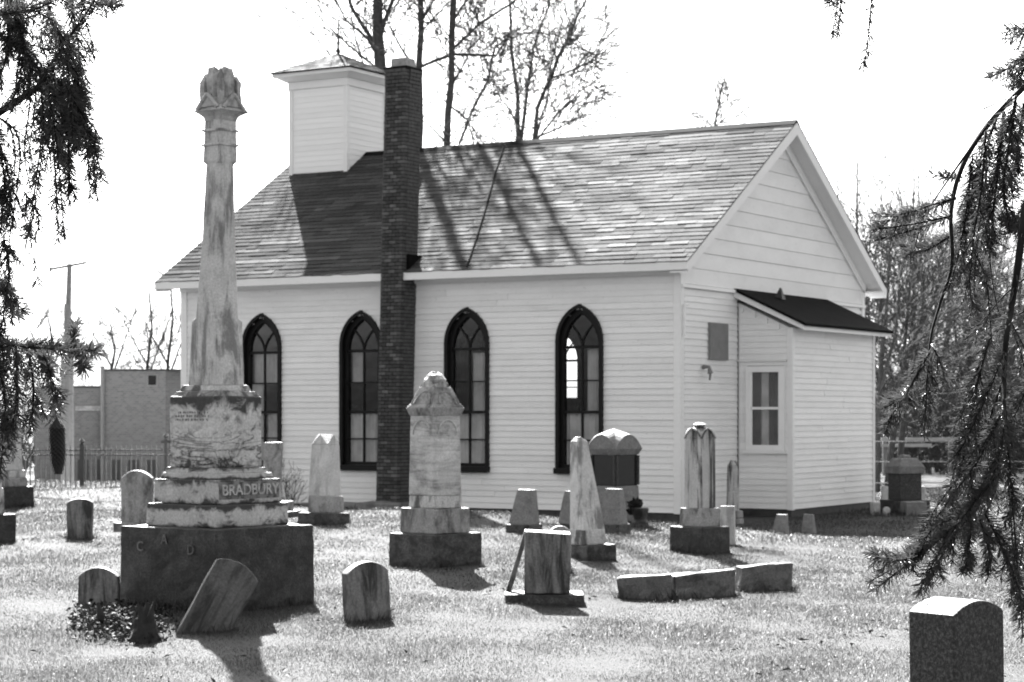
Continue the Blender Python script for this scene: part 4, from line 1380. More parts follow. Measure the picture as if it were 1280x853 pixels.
for i, ((px, top, ln_), lb) in enumerate(zip(spec, labs)):
    Yt = (50, 44, 58, 46, 60, 54, 52, 62, 66, 47, 56)[i]
    path_tree('bare_tree', lb, Yt, [[(px, 605, 9), (px + ln_ * .3, 450, 6), (px + ln_ * .7, (top + 450) / 2, 4), (px + ln_, top, 1.3)],
        [(px + ln_ * .2, 500, 5), (px + 24, 420, 4), (px + 30, 350, 2.5), (px + 46, 290, 1.5)], [(px, 520, 4), (px - 20, 430, 3), (px - 26, 350, 2), (px - 20, 300, 1.3)]], G3, 30, (1.2, 3.6), rmin=.007, maxlev=2, spread=1.25)

def brush(name, label_kind, n, x0, x1, y0, y1, h0, h1, r0=.006):
    m = MB()
    for _ in range(n):
        Y = rnd.uniform(y0, y1); X = (rnd.uniform(x0, x1) - 640) / F * Y
        h = rnd.uniform(h0, h1)
        pts = wander((X, Y, gz(X, Y) - .1), (rnd.uniform(-.6, .6), rnd.uniform(-.4, .4), 1), h, 5, .3)
        m.tube(pts, [r0 * 2.2 * (1 - .8 * i / 5) + .003 for i in range(6)], 3, cap=False)
        for k in range(6):
            i = rnd.randint(1, 4)
            d = Vector((rnd.uniform(-1, 1), rnd.uniform(-1, 1), rnd.uniform(.1, .9)))
            m.tube(wander(pts[i], d, h * rnd.uniform(.2, .45), 3, .25), [r0, r0 * .8, r0 * .6, r0 * .4], 3, cap=False)
    o = m.build(name, M_twig); tag(o, kind='stuff'); return o
brush('undergrowth', '', 1100, 1085, 1330, 56, 78, .8, 3.8, .012)
brush('undergrowth', '', 260, 0, 240, 74, 90, 1, 4, .014)

def conifer(label, px, by, ty, Y, w):
    base = at(px, by, Y); base.z = gz(base.x, Y)
    h = CH + (HY - ty) * Y / F - base.z
    o = empty('evergreen_tree', base); tag(o, label, 'tree', 'evergreens behind the right-hand thicket')
    m = MB(); m.tube([(0, 0, -.2), (0, 0, h * .5), (0, 0, h)], [.14, .08, .01], 6); m.build('trunk', M_bark, o)
    m = MB()
    for _ in range(5200):
        t = rnd.random() ** .8
        zz = h * (.06 + .94 * t)
        rr = w * (1 - t) ** .8 * math.sqrt(rnd.uniform(.1, 1)) * (1 + .35 * math.sin(zz * 5 + base.x)) + .05
        a = rnd.uniform(0, 6.28)
        c = Vector((math.cos(a) * rr, math.sin(a) * rr, zz - rr * .25))
        d = Vector((math.cos(a), math.sin(a), rnd.uniform(-.5, .3))).normalized() * rnd.uniform(.12, .3)
        sd_ = Vector((rnd.uniform(-1, 1), rnd.uniform(-1, 1), rnd.uniform(-1, 1))).normalized() * rnd.uniform(.03, .07)
        m.add([c - d * .5, c + sd_, c + d * .5, c - sd_], [(0, 1, 2, 3)])
    m.build('crown', M_needle, o)
for a in (('dark evergreen right of the drooping spruce boughs, topping the thicket', 1232, 600, 330, 64, 1.6), ('dark evergreen cut by the right edge behind the thicket', 1285, 600, 380, 66, 2.0), ('low dark evergreen bush behind the far gabled monument', 1125, 600, 470, 72, 2.0)):
    conifer(*a)

# ------------------------------------------------------------------ building, pole, fence
M_bwall = None
def m_brickwall():
    t = NT('grey_brick_wall')
    c = t.coords((1, 1, 1), vary=False)
    b = t.n('TexBrick'); b.inputs['Scale'].default_value = 4.5; b.inputs['Color1'].default_value = g(.17); b.inputs['Color2'].default_value = g(.12); b.inputs['Mortar'].default_value = g(.2)
    mp = t.n('Mapping'); mp.inputs['Rotation'].default_value = (R(90), 0, 0); t.l(c, mp.inputs[0]); t.l(mp.outputs[0], b.inputs['Vector'])
    t.col(b.outputs[0]); t.rough(.9); return t.m
M_bwall = m_brickwall()
YB = 58
p = at(176, 600, YB)
zg = gz(p.x, YB)
bd = empty('brick_building', (p.x, YB, zg)); tag(bd, 'flat-roofed grey brick building with a lower wing beyond the iron fence', 'building')
kb = YB / F
zz = lambda py: CH + (HY - py) * kb - zg
x = lambda px: (px - 176) * kb
m = MB(); m.box(x(130), x(207), 0, 4, -.4, zz(464)); m.build('wall', M_bwall, bd)
m = MB(); m.prism([(x(207) + .002, .02), (x(226), .8), (x(226), 4), (x(207) + .002, 4)], -.4, zz(464.3), 'z'); m.build('wall', M_bwall, bd)
m = MB(); m.box(x(40), x(130) - .003, .3, 4, -.4, zz(485)); m.build('wing_wall', M_bwall, bd)
m = MB(); m.box(x(129), x(208), -.06, 4.05, zz(464), zz(461.5)); m.box(x(208) + .003, x(227), .02, 4.06, zz(464), zz(461.7)); m.build('parapet_coping', M_iron, bd)
m = MB(); m.box(x(39), x(129.5), .25, 4.05, zz(485), zz(482.5)); m.build('parapet_coping', M_iron, bd)
m = MB(); m.box(x(184), x(197), -.03, .05, zz(483), zz(468)); wn = m.build('window', M_metal, bd)
m = MB(); m.box(x(185.5), x(195.5), -.04, -.031, zz(481.5), zz(469.5)); m.build('pane', M_polish, wn)
m = MB(); m.box(x(92), x(128), .24, .31, zz(513.5), zz(507.5)); m.build('wall_band', M_pot, bd)
m = MB(); m.tube([(x(128.5), -.05, 0), (x(128.5), -.05, zz(458))], .06, 6); m.build('drainpipe', M_metal, bd)
for k in range(5):
    m = MB(); px_ = 95 + k * 22; m.box(x(px_), x(px_ + 12), -.05 if px_ > 128 else .24, .02 if px_ > 128 else .31, zz(600), zz(575)); m.build('basement_window', M_iron, bd)
# road behind the fence
m = MB()
rows_ = []
for X in np.arange(-30, 1.1, 1.0):
    m.v += [(X, 47.5, gz(X, 47.5) + .03), (X, 53, gz(X, 53) + .03)]
n = len(m.v) // 2
m.f = [(2 * i, 2 * i + 2, 2 * i + 3, 2 * i + 1) for i in range(n - 1)]
# follow the slope in more strips
m = MB()
ysr = np.arange(46.5, 54.1, .5); xsr = np.arange(-30, 1.1, 1.0)
for Y in ysr:
    for X in xsr: m.v.append((X, Y, gz(X, Y) + .03))
nx = len(xsr)
m.f = [(j * nx + i, j * nx + i + 1, (j + 1) * nx + i + 1, (j + 1) * nx + i) for j in range(len(ysr) - 1) for i in range(nx - 1)]
tag(m.build('road', m_plain('pale_concrete_road', .4, .8, .1, 3)), kind='structure')

p = at(84, 600, 50); p.z = gz(p.x, p.y)
po = empty('utility_pole', p); tag(po, 'grey wooden utility pole with a tilted crossarm beyond the fence', 'pole')
kp = 50 / F
zp = lambda py: CH + (HY - py) * kp - p.z
M_pole = m_plain('weathered_pole_wood', .13, .85, .2, 10)
m = MB(); m.tube([(0, 0, -.4), (0, 0, zp(445)), (0, 0, zp(430))], [8.5 * kp, 8 * kp, 4 * kp], 10); m.tube([(0, 0, zp(432)), (3 * kp, 0, zp(330))], [4.4 * kp, 3 * kp], 8); m.build('pole', M_pole, po)
m = MB(); m.tube([(3 * kp - 25 * kp, 0, zp(337)), (3 * kp + 21 * kp, 0, zp(328.5))], 1.7 * kp, 5); m.tube([(-21 * kp, 0, zp(340)), (-21 * kp, 0, zp(334))], 1.6 * kp, 5); m.build('crossarm', M_pole, po)
m = MB(); m.tube([(1.5 * kp, -.1, zp(412)), (2 * kp, -.12, zp(380))], [5 * kp, 4.2 * kp], 8); m.build('transformer', M_pole, po)

YF = 39.0
kf = YF / F
p0 = at(118, 618, YF); p0.z = gz(p0.x, YF)
fe = empty('iron_fence', p0); tag(fe, 'low black iron picket fence with spear tips along the left', 'fence')
zf = lambda py: CH + (HY - py) * kf - p0.z
m = MB(); xf0, xf1 = (-60 - 118) * kf, (236 - 118) * kf
for yy in (563, 569, 611): m.box(xf0, xf1, -.012, .012, zf(yy + .8), zf(yy - .8))
m.build('rail', M_iron, fe)
M_pick = m_plain('grey_painted_picket', .10, .5, .3)
q = MB(); q.box(-.009, .009, -.009, .009, zf(618), zf(560)); q.tier(.012, .001, zf(560), zf(555.5)); pk = q.mesh('picket', M_pick)
for px_ in np.arange(-57, 236, 6.3):
    o = bpy.data.objects.new('picket', pk); link(o, fe); o.location = ((px_ - 118) * kf, .03, 0)
for px_, hgt, wd in ((-40, 553, 3), (103, 555, 5.5), (208, 548, 4)):
    m = MB(); m.box((px_ - wd / 2 - 118) * kf, (px_ + wd / 2 - 118) * kf, -.06, -.015, -.2, zf(hgt)); m.lathe([(.02, zf(hgt)), (.05, zf(hgt - 2)), (.05, zf(hgt - 4)), (.01, zf(hgt - 7))], 8, (px_ - 118) * kf, -.035)
    if px_ == 208:
        m.tube([((px_ - 6 - 118) * kf, -.035, zf(552)), ((px_ + 6 - 118) * kf, -.035, zf(552))], .025, 5)
    m.build('post', M_iron, fe)

# chain-link fence far right
p0 = at(1100, 640, 40); p0.z = gz(p0.x, 40)
cf = empty('wire_fence', p0); tag(cf, 'thin wire fence with posts behind the far gravestones on the right', 'fence')
for dx in (-.3, 2.2, 4.7):
    m = MB(); m.tube([(dx, 0, -.2), (dx, 0, 1.1)], .03, 6); m.build('post', M_metal, cf)
for h in (.3, .7, 1.08):
    m = MB(); m.tube([(-.4, 0, h), (5.2, 0, h)], .014, 4); m.build('rail', M_metal, cf)
# pale rails of a barrier in the trees
p0 = at(1150, 560, 55); p0.z = gz(p0.x, 55)
br_ = empty('road_barrier', p0); tag(br_, 'pale horizontal barrier rails among the trees right of the church', 'barrier')
for py, x0, x1 in ((549, -1.0, 1.0), (557, -1.2, .3)):
    zc = CH + (HY - py) * 55 / F - p0.z
    m = MB(); m.box(x0, x1, -.03, .03, zc - .04, zc + .04); m.build('rail', m_plain('pale_rail', .4, .5, .1), br_)
for dx in (-.9, .8):
    m = MB(); m.box(dx - .05, dx + .05, .031, .12, -.2, CH + (HY - 546) * 55 / F - p0.z); m.build('post', M_metal, br_)

# ------------------------------------------------------------------ stump, ivy and sticks by the column monument
p = hit(178, 803); p.z = gz(p.x, p.y)
st = empty('tree_stump', p); tag(st, 'small dark jagged stump before the black block of the column monument', 'stump')
k = p.y / F
m = MB(); ns = 18
for i, zz_ in enumerate((-.05, .03, .1, .17, .22)):
    for j in range(ns):
        a = 2 * math.pi * j / ns
        rr = k * (24, 19, 15, 13, 11)[i] * (1 + .25 * math.sin(a * 3 + 1) + rnd.uniform(-.12, .12))
        m.v.append((rr * math.cos(a), rr * math.sin(a) * .8, zz_ + (rnd.uniform(-.09, .07) if i == 4 else 0)))
for i in range(4):
    for j in range(ns):
        a, b = i * ns + j, i * ns + (j + 1) % ns
        m.f.append((a, b, b + ns, a + ns))
m.v.append((0, 0, .1)); c_ = len(m.v) - 1
for j in range(ns): m.f.append((4 * ns + j, 4 * ns + (j + 1) % ns, c_))
M_char = m_plain('charred_wood', .015, .8, .5, 25)
m.build('stump_wood', M_char, st, cuts=1, rough=.012, rscale=16)
p2 = hit(124, 786); p2.z = gz(p2.x, p2.y)
st2 = empty('tree_stump', p2); tag(st2, 'thin dark broken stub standing in the ivy', 'stump')
m = MB(); m.tube([(0, 0, -.05), (.01, 0, .1), (-.01, .01, .19)], [.035, .03, .012], 8); m.build('stump_wood', M_char, st2, cuts=1, rough=.01)
m = MB()
for _ in range(3000):
    px_, py_ = rnd.gauss(150, 29), rnd.gauss(786, 8)
    if not (84 < px_ < 225 and 762 < py_ < 806): continue
    q = hit(px_, py_) if _ < 0 else None
    Yq = CH * F / (py_ - HY) * 1.0
    X = (px_ - 640) / F * Yq
    c = Vector((X, Yq, gz(X, Yq) + abs(rnd.gauss(0, .032)) + .01))
    n_ = Vector((rnd.uniform(-1, 1), rnd.uniform(-1, 1), rnd.uniform(.1, 1.3))).normalized()
    a_ = n_.orthogonal().normalized(); a_.rotate(Matrix.Rotation(rnd.uniform(0, 6.28), 3, n_)); b_ = n_.cross(a_)
    l_ = rnd.uniform(.012, .026)
    m.add([c - a_ * l_, c + b_ * l_ * .7 - n_ * .005, c + a_ * l_, c - b_ * l_ * .7 - n_ * .005], [(0, 1, 2), (0, 2, 3)])
tag(m.build('ivy', M_leaf), kind='stuff')

# small scrub against the church wall
p = at(362, 622, 33.6); p.z = gz(p.x, p.y)
sh = empty('bare_shrub', p); tag(sh, 'small bare scrub against the white wall between two windows', 'shrub')
m = MB()
for _ in range(16):
    grow(m, (rnd.uniform(-.1, .1), rnd.uniform(-.1, .1), -.1), (rnd.uniform(-.6, .6), rnd.uniform(-.3, .3), 1), rnd.uniform(.5, .9), .008, 1, 3, .8, (2, 4), .2, .003)
m.build('twigs', M_twig, sh)

# ------------------------------------------------------------------ the lawn's grass
def grass():
    rng = np.random.default_rng(5)
    X, Y, Hh, Wd = [], [], [], []
    y = 11.3
    def place(n, y0, y1, h0, h1, w0, w1):
        yy = rng.uniform(y0, y1, n); xx = rng.uniform(-.262, .262, n) * yy
        return xx, yy, rng.uniform(h0, h1, n), rng.uniform(w0, w1, n)
    for y0, y1, dens, h0, h1, w0, w1 in ((11.2, 15, 4600, .013, .034, .002, .0042), (15, 19, 3400, .013, .036, .0024, .005), (19, 25, 1800, .016, .042, .0032, .0065), (25, 34, 800, .02, .05, .005, .010), (34, 46, 300, .03, .07, .008, .016)):
        n = int((y1 - y0) * .262 * (y0 + y1) * dens)
        a = place(n, y0, y1, h0, h1, w0, w1)
        X.append(a[0]); Y.append(a[1]); Hh.append(a[2]); Wd.append(a[3])
    # longer grass round the feet of the stones
    tx, ty = [], []
    for (cx_, cy_, hx, hy, a_) in TUFTS:
        n = int((hx + hy) * 620) + 50
        t = rng.uniform(-1, 1, n); sd = rng.integers(0, 4, n)
        o_ = np.abs(rng.normal(0, .022, n)) - .004
        lx = np.where(sd == 0, t * hx, np.where(sd == 1, t * hx, np.where(sd == 2, -hx - o_, hx + o_)))
        ly = np.where(sd == 0, -hy - o_, np.where(sd == 1, hy + o_, t * hy))
        tx.append(cx_ + lx * math.cos(a_) - ly * math.sin(a_)); ty.append(cy_ + lx * math.sin(a_) + ly * math.cos(a_))
    tx, ty = np.concatenate(tx), np.concatenate(ty)
    X.append(tx); Y.append(ty); Hh.append(rng.uniform(.035, .11, len(tx)) * np.clip(rng.normal(1, .3, len(tx)), .4, 1.6)); Wd.append(rng.uniform(.003, .007, len(tx)) * (.6 + ty / 40))
    X = [np.concatenate(X)]; Y = [np.concatenate(Y)]; Hh = [np.concatenate(Hh)]; Wd = [np.concatenate(Wd)]
    X, Y, Hh, Wd = map(np.concatenate, (X, Y, Hh, Wd))
    # patchy growth
    pat = np.sin(X * 2.1 + 1.3 * np.sin(Y * 1.1)) * np.sin(Y * 1.7 + X * .6) + .6 * np.sin(X * 5.3 + Y * 2.2) * np.sin(Y * 4.1 - X * 1.9)
    wq = (X - CX) * VX + (Y - CY) * VY; sq = (X - CX) * UX + (Y - CY) * UY
    keep = (rng.uniform(0, 1, len(X)) < .72 + .3 * pat) & ~((wq > -.1) & (wq < W + .1) & (sq > -1) & (sq < L + .1))
    X, Y, Hh, Wd, pat = X[keep], Y[keep], Hh[keep], Wd[keep], pat[keep]
    n = len(X)
    Z = terrain(X, Y)
    Hh = Hh * (1 + .4 * pat)
    az = rng.uniform(0, 2 * np.pi, n)
    lean = rng.uniform(.2, 1.5, n)
    la = rng.uniform(0, 2 * np.pi, n)
    ca, sa = np.cos(az) * Wd / 2, np.sin(az) * Wd / 2
    lx, ly = np.cos(la) * lean * Hh, np.sin(la) * lean * Hh
    base = np.stack([X, Y, Z - .004], 1)
    sd_ = np.stack([ca, sa, np.zeros(n)], 1)
    mid = base + np.stack([lx * .35, ly * .35, Hh * .6], 1)
    tip = base + np.stack([lx, ly, Hh * np.maximum(.45, 1 - .25 * lean)], 1)
    V = np.stack([base - sd_, base + sd_, mid + sd_ * .8, mid - sd_ * .8, tip], 1).reshape(-1, 3)
    k = np.arange(n) * 5
    quads = np.stack([k, k + 1, k + 2, k + 3], 1); tris = np.stack([k + 3, k + 2, k + 4], 1)
    me = bpy.data.meshes.new('grass')
    me.vertices.add(n * 5); me.vertices.foreach_set('co', V.astype(np.float32).ravel())
    loops = np.concatenate([quads.ravel(), tris.ravel()]).astype(np.int32)
    me.loops.add(len(loops)); me.loops.foreach_set('vertex_index', loops)
    me.polygons.add(2 * n)
    ls = np.concatenate([np.arange(n) * 4, 4 * n + np.arange(n) * 3]).astype(np.int32)
    me.polygons.foreach_set('loop_start', ls)
    me.update(calc_edges=True)
    tone = np.clip(rng.normal(1, .3, n) * (1 + .17 * pat + .12 * np.sin(X * .9 + 2 * np.sin(Y * .5)) * np.sin(Y * .8)), .25, 1.9)
    at_ = me.attributes.new('tone', 'FLOAT', 'POINT')
    at_.data.foreach_set('value', np.repeat(tone, 5).astype(np.float32))
    me.materials.append(M_blade)
    o = bpy.data.objects.new('grass', me); link(o); tag(o, kind='stuff')
    print('blades', n)
grass()
def litter():
    m = MB()
    clumps = [(rnd.uniform(-.24, .24), rnd.uniform(12, 29)) for _ in range(46)]
    for k in range(620):
        if k % 3: u, y = clumps[k % 46]; y += rnd.gauss(0, .12); x = u * y + rnd.gauss(0, .16)
        else: y = rnd.uniform(11.5, 30); x = rnd.uniform(-.25, .25) * y
        c = Vector((x, y, gz(x, y) + rnd.uniform(.012, .03)))
        n_ = Vector((rnd.uniform(-.6, .6), rnd.uniform(-.6, .6), 1)).normalized()
        a_ = n_.orthogonal().normalized(); a_.rotate(Matrix.Rotation(rnd.uniform(0, 6.28), 3, n_)); b_ = n_.cross(a_)
        l_ = rnd.uniform(.012, .035)
        m.add([c - a_ * l_, c + b_ * l_ * .5 + n_ * .008, c + a_ * l_, c - b_ * l_ * .5 + n_ * .006], [(0, 1, 2), (0, 2, 3)])
    tag(m.build('fallen_leaves', M_char), kind='stuff')
litter()

# ------------------------------------------------------------------ the two spruces framing the view
def needles(m, pts, r, dens, ln, fwd=.6):
    """needles all round a twig"""
    pts = [Vector(p) for p in pts]
    for i in range(len(pts) - 1):
        a, b = pts[i], pts[i + 1]
        d = b - a; L_ = d.length
        if L_ < 1e-6: continue
        d = d / L_
        e1 = d.orthogonal().normalized(); e2 = d.cross(e1)
        for _ in range(int(L_ * dens) + 1):
            t = rnd.random(); an_ = rnd.uniform(0, 6.283)
            o_ = e1 * math.cos(an_) + e2 * math.sin(an_)
            dr = (d * fwd * rnd.uniform(.6, 1.4) + o_).normalized()
            l_ = ln * rnd.uniform(.7, 1.15)
            p = a + d * (L_ * t) + o_ * r * .7
            w_ = d.cross(o_) * .0012
            q = p + dr * l_ * .55 + Vector((0, 0, .0008))
            u_ = dr.cross(w_).normalized() * .0009
            k = len(m.v)
            m.v += [tuple(p - w_ * .8), tuple(p + w_ * .8), tuple(q + w_), tuple(q - w_), tuple(p + dr * l_), tuple(q + u_)]
            m.f += [(k, k + 1, k + 2, k + 5), (k, k + 5, k + 3), (k + 5, k + 2, k + 4), (k + 3, k + 5, k + 4)]

def smooth(pts, n=5):
    P = [pts[0]] + list(pts) + [pts[-1]]
    out_ = []
    for i in range(1, len(P) - 2):
        p0, p1, p2, p3 = P[i - 1], P[i], P[i + 1], P[i + 2]
        for k in range(n):
            t = k / n
            out_.append(.5 * ((2 * p1) + (-p0 + p2) * t + (2 * p0 - 5 * p1 + 4 * p2 - p3) * t * t + (-p0 + 3 * p1 - 3 * p2 + p3) * t ** 3))
    out_.append(pts[-1])
    return out_

def spruce(label, X, Y, h, boughs, fuller):
    base = Vector((X, Y, gz(X, Y)))
    o = empty('spruce_tree', base); tag(o, label, 'tree')
    m = MB(); m.tube([(0, 0, -.2), (.02, 0, h * .4), (0, 0, h)], [.17, .12, .02], 10); m.build('trunk', M_spruce_bark, o)
    for (strands, limb) in boughs:
        w_, nd = MB(), MB()
        if limb:        # woody limb from the trunk into the picture
            P = smooth([Vector(p) if len(p) == 3 and isinstance(p, Vector) else at(*p) - base for p in limb], 6)
            n = len(P)
            w_.tube(P, [.013 * (1 - .65 * i / n) for i in range(n)], 6)
        full = []
        for stn in strands:
            full.append(stn)
            pts, dep, r0, dens, side, slen = stn
            if fuller and side >= .4 and r0 < .006:          # a companion twig beside each full spray
                for _ in range(1):
                    jx, jy = rnd.uniform(-13, 13), rnd.uniform(-6, 6)
                    full.append(([pts[0]] + [(px + jx * (.5 + .5 * i / len(pts)), py + jy - (7 if i == len(pts) - 2 else 0)) for i, (px, py) in enumerate(pts[1:])], dep + rnd.uniform(-.12, .12), r0 * .8, dens, side, slen))
        for stn in full:
            pts, dep, r0, dens, side, slen = stn
            P = smooth([at(px, py, dep + rnd.uniform(-.04, .04)) - base for px, py in pts], 5)
            n = len(P)
            w_.tube(P, [max(.0009, r0 * (1 - .75 * i / n)) for i in range(n)], 5)
            if dens: needles(nd, P, r0 * .6, dens, .0205)
            if side:
                tot = sum((P[i + 1] - P[i]).length for i in range(n - 1))
                for k in range(int(tot / .045 * side) + 1):
                    t = rnd.uniform(.12, .92); i = min(int(t * (n - 1)), n - 2)
                    d = (P[i + 1] - P[i]).normalized()
                    v_ = Vector((0, 1, 0)); sdv = d.cross(v_).normalized() * (1 if k % 2 else -1)
                    nd_ = (d * .9 + sdv * rnd.uniform(.35, .9) + v_ * rnd.uniform(-.5, .5) + Vector((0, 0, -.35))).normalized()
                    l_ = slen * rnd.uniform(.6, 1.4) * (1.15 - .7 * t)
                    Q = [P[i]]
                    for _ in range(4):
                        nd_ = (nd_ + Vector((rnd.uniform(-.08, .08), rnd.uniform(-.08, .08), -.09 + rnd.uniform(-.06, .06)))).normalized()
                        Q.append(Q[-1] + nd_ * l_ / 4)
                    w_.tube(Q, [.0014, .0012, .001, .0008, .0006], 4)
                    needles(nd, Q, .001, max(dens, 600) * .9, .0185)
        b = w_.build('branch', M_spruce_bark, o, smooth=True)
        if nd.v: tag(nd.build('needles', M_needle, b), kind='stuff')
    return o, base

D = 900
lb1 = [  # (points, depth, radius, needle density, side twigs, their length)
    ([(45, 112), (75, 70), (110, 20), (140, -25)], 3.7, .005, 500, .6, .06),
    ([(-20, -30), (20, 10), (25, 60), (15, 140)], 3.6, .003, D, 1.2, .07),
    ([(50, -30), (70, 50), (62, 110), (72, 170), (80, 215)], 3.75, .003, D, 1.3, .07),
    ([(100, -20), (106, 20), (118, 65)], 3.8, .0022, D, .3, .03),
    ([(45, 112), (85, 110), (108, 150), (122, 200), (129, 228)], 3.65, .003, D, 1.0, .055),
    ([(85, 110), (105, 160), (113, 247)], 3.6, .0025, D, .9, .05),
    ([(75, 110), (85, 180), (86, 254)], 3.7, .0025, D, .8, .045),
    ([(60, 100), (68, 200), (73, 304)], 3.6, .0025, D, .8, .05),
    ([(52, 120), (52, 170), (40, 260), (33, 300)], 3.55, .002, D * .7, .5, .045),
    ([(0, 148), (20, 165), (25, 200), (18, 260), (8, 330), (4, 400)], 3.6, .002, 200, .7, .05),
    ([(15, 235), (30, 270), (42, 320), (50, 357)], 3.65, .0016, 350, .2, .03),
    ([(-10, 40), (30, 65), (55, 100), (75, 130)], 3.6, .003, D, 1.2, .07),
    ([(-20, 20), (40, 8), (90, -10)], 3.6, .003, D, 1.3, .06),
    ([(5, -10), (10, 60), (-5, 110)], 3.7, .0025, D, 1.2, .06),
    ([(88, -10), (98, 60), (103, 100), (113, 135)], 3.75, .0025, D, 1.1, .05),
    ([(110, -15), (128, 0), (150, 7)], 3.7, .002, D, .4, .03),
    ([(60, 20), (85, 60), (95, 120), (98, 180)], 3.6, .0025, D, 1.2, .055),
    ([(30, 60), (38, 120), (30, 190), (40, 240)], 3.65, .002, D * .6, .6, .05),
    ([(-10, 150), (5, 220), (0, 290)], 3.6, .0025, D, 1.0, .06),
    ([(80, 40), (92, 90), (96, 140), (90, 190)], 3.7, .0025, D, 1.2, .05),
    ([(30, 240), (48, 270), (44, 300)], 3.6, .0016, D, .3, .04)]
lb2 = [
    ([(0, 432), (50, 432), (95, 434), (124, 442)], 3.5, .0035, D, .5, .03),
    ([(85, 434), (93, 418), (96, 404)], 3.5, .002, D, .3, .02),
    ([(88, 434), (100, 446), (106, 462)], 3.5, .002, D, .3, .02),
    ([(-10, 425), (5, 480), (12, 560)], 3.5, .003, D, 1.3, .055),
    ([(20, 432), (22, 490), (18, 550)], 3.45, .0026, D, 1.2, .05),
    ([(35, 432), (42, 490), (38, 545)], 3.5, .0026, D, 1.1, .045),
    ([(50, 433), (62, 470), (71, 522)], 3.5, .0026, D, 1.0, .04),
    ([(-8, 500), (3, 550), (0, 592)], 3.5, .0024, D, .9, .04),
    ([(-5, 350), (8, 370), (22, 396)], 3.55, .002, D, .5, .04),
    ([(5, 300), (12, 340), (4, 420)], 3.55, .002, 500, .7, .05),
    ([(-10, 380), (0, 420), (15, 470)], 3.5, .0026, D, 1.2, .055)]
TX, TY = -1.75, 4.2
tb = Vector((TX, TY, gz(TX, TY)))
sp, base = spruce('spruce at the left edge whose drooping boughs and single cone hang into view', TX, TY, 7.5,
    [(lb1, [Vector((0, 0, 2.1)), (-150, 200, 3.8), (-40, 165, 3.7), (0, 140, 3.65), (45, 112, 3.65)]), (lb2, [Vector((0, 0, 1.75)), (-150, 430, 3.6), (-40, 440, 3.5), (0, 432, 3.5)])], 1)
# the cone: overlapping scales round a spindle
k = 3.5 / F
top = at(71, 523, 3.5) - base; bot = at(73, 593, 3.5) - base
m = MB()
Lc = (top - bot).length
axis = (bot - top).normalized()
e1 = axis.orthogonal().normalized(); e2 = axis.cross(e1)
def crad(t): return 10.5 * k * min(1, (t / .12) ** .6) * (1 - max(0, (t - .55) / .45) ** 2 * .62)
m.tube([top, top.lerp(bot, .1), top.lerp(bot, .5), top.lerp(bot, .85), bot], [.002, crad(.1) * .8, crad(.5) * .8, crad(.85) * .75, .003], 8)
cone = m.build('cone', M_cone, sp)
m = MB()
for r_ in range(26):
    t = .02 + .96 * r_ / 26
    for j in range(11):
        an_ = 2 * math.pi * (j + .5 * (r_ % 2)) / 11 + r_ * .05
        o_ = e1 * math.cos(an_) + e2 * math.sin(an_); tg = axis.cross(o_)
        rr = crad(t)
        c = top.lerp(bot, t)
        a = c + o_ * rr * .72; l_ = Lc / 26 * 1.7; w_ = rr * .30
        m.add([a - tg * w_, a + tg * w_, a + axis * l_ * .7 + o_ * rr * .30 + tg * w_ * .8, a + axis * l_ + o_ * rr * .33, a + axis * l_ * .7 + o_ * rr * .30 - tg * w_ * .8], [(0, 1, 2, 3, 4)])
tag(m.build('cone_scale', M_cone, cone), kind='stuff')

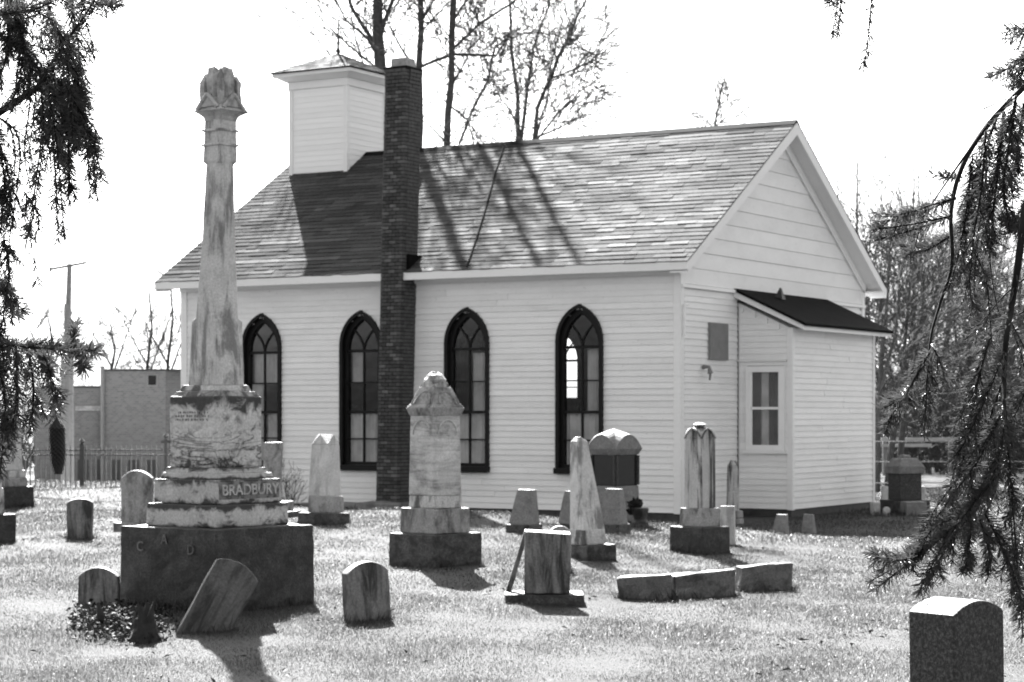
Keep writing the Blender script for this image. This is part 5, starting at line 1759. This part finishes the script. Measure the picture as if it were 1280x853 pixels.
rb1 = [
    ([(1280, 109), (1235, 156), (1203, 208), (1189, 264), (1190, 330), (1176, 377), (1164, 419), (1158, 470)], 3.8, .0055, 0, 0, 0),
    ([(1235, 156), (1197, 208), (1160, 262)], 3.8, .003, 0, 0, 0),
    ([(1195, 248), (1160, 262), (1130, 272), (1094, 278)], 3.75, .0026, D, .5, .04),
    ([(1190, 270), (1150, 285), (1093, 301)], 3.8, .0026, D, .6, .045),
    ([(1195, 290), (1160, 312), (1132, 319)], 3.8, .0022, D, .4, .035),
    ([(1200, 222), (1180, 222), (1164, 217)], 3.8, .002, D, .2, .02),
    ([(1232, 165), (1232, 230), (1222, 300), (1218, 360), (1222, 395)], 3.85, .003, D, .9, .06),
    ([(1255, 140), (1250, 200), (1242, 260), (1238, 318)], 3.8, .003, D, 1.3, .06),
    ([(1215, 195), (1210, 250), (1200, 310), (1186, 362)], 3.8, .0026, D, .9, .055),
    ([(1280, 130), (1272, 190), (1266, 250)], 3.85, .003, D, 1.2, .06),
    ([(1245, 150), (1225, 200), (1215, 240), (1205, 280)], 3.85, .0028, D, 1.1, .055),
    ([(1270, 120), (1262, 180), (1255, 230), (1262, 290)], 3.75, .0028, D, 1.2, .055),
    ([(1230, 136), (1244, 130), (1258, 124)], 3.8, .0014, 0, 0, 0),
    ([(1240, 300), (1262, 312)], 3.8, .0012, 0, 0, 0),
    ([(1192, 330), (1205, 340), (1228, 350), (1240, 385)], 3.85, .0018, 150, .3, .04),
    ([(1215, 300), (1225, 330), (1232, 345), (1236, 380), (1240, 430)], 3.85, .002, 100, .3, .04),
    ([(1235, 300), (1240, 350), (1248, 390)], 3.85, .0018, 120, .2, .03),
    ([(1285, 345), (1255, 370), (1225, 405), (1206, 425)], 3.9, .002, 60, .3, .045),
    ([(1280, 390), (1262, 400), (1245, 428)], 3.9, .002, 300, .4, .04),
    ([(1160, 450), (1158, 490), (1155, 547)], 3.7, .0024, D, .8, .035),
    ([(1162, 440), (1140, 480), (1120, 510), (1106, 542)], 3.7, .0024, D, .9, .04),
    ([(1150, 465), (1130, 495), (1102, 512)], 3.72, .002, D, .4, .03),
    ([(1164, 430), (1174, 450), (1180, 474)], 3.7, .002, D, .3, .03),
    ([(1300, 60), (1270, 80), (1237, 98)], 3.9, .0026, D, .5, .04),
    ([(1310, 20), (1285, 40), (1262, 48)], 3.9, .0026, D, .6, .04),
    ([(1290, 60), (1278, 90), (1270, 110)], 3.9, .0022, D, .6, .04)]
rb2 = [
    ([(1282, 255), (1274, 320), (1265, 380), (1258, 420), (1255, 470), (1255, 516), (1247, 598), (1232, 643)], 3.7, .0075, 150, 0, 0),
    ([(1300, 220), (1275, 275), (1268, 278), (1255, 274)], 3.75, .003, D, .5, .03),
    ([(1250, 520), (1215, 575), (1170, 635), (1143, 690)], 3.65, .003, D, 1.0, .055),
    ([(1238, 420), (1216, 480), (1204, 540), (1190, 600), (1180, 640)], 3.72, .003, D, .9, .05),
    ([(1256, 440), (1228, 500), (1208, 540), (1190, 580)], 3.68, .0026, D, 1.0, .045),
    ([(1250, 590), (1215, 640), (1180, 690), (1152, 753)], 3.6, .003, D, 1.0, .05),
    ([(1190, 660), (1150, 688), (1120, 695), (1088, 693)], 3.6, .0028, D, .7, .045),
    ([(1170, 672), (1125, 712), (1092, 739)], 3.6, .0026, D, .8, .04),
    ([(1225, 650), (1238, 690), (1236, 722)], 3.62, .0026, D, .9, .04),
    ([(1215, 650), (1208, 690), (1206, 718)], 3.65, .0024, D, .8, .04),
    ([(1255, 500), (1262, 580), (1268, 660), (1279, 795)], 3.6, .003, D, .8, .04),
    ([(1232, 643), (1258, 700), (1276, 770)], 3.65, .0026, D, .9, .04),
    ([(1300, 540), (1285, 640), (1272, 730)], 3.7, .0026, D, .9, .05),
    ([(1252, 560), (1225, 610), (1200, 650), (1185, 700)], 3.7, .0028, D, 1.2, .055),
    ([(1256, 470), (1232, 540), (1215, 600), (1205, 650)], 3.72, .0028, D, 1.2, .055),
    ([(1256, 530), (1240, 590), (1215, 630), (1165, 670)], 3.66, .0028, D, 1.1, .055),
    ([(1262, 400), (1275, 440), (1290, 490)], 3.75, .0022, 500, .6, .05),
    ([(1290, 470), (1268, 520), (1250, 560)], 3.7, .0022, 400, .6, .05)]
rb3 = [([(1052, -40), (1051, 10), (1047, 45)], 3.9, .002, D * .8, .4, .025), ([(1092, -40), (1087, 30), (1079, 90)], 3.9, .0022, D * .9, .3, .025), ([(1040, -30), (1037, 5)], 3.9, .002, D, .2, .02),
       ([(1030, -60), (1060, -45), (1100, -40), (1180, -60), (1290, -90)], 3.95, .004, 400, .2, .03)]
spruce('spruce at the right edge with long drooping boughs in front of the church', 1.85, 4.3, 7.5,
    [(rb1, [Vector((0, 0, 2.35)), (1420, 30, 4.0), (1330, 70, 3.85), (1280, 109, 3.8)]), (rb2, [Vector((0, 0, 2.1)), (1400, 140, 4.0), (1320, 190, 3.8), (1282, 255, 3.7)]),
     (rb3, [Vector((0, 0, 2.7)), (1420, -120, 4.1), (1290, -90, 3.95)])], 1)
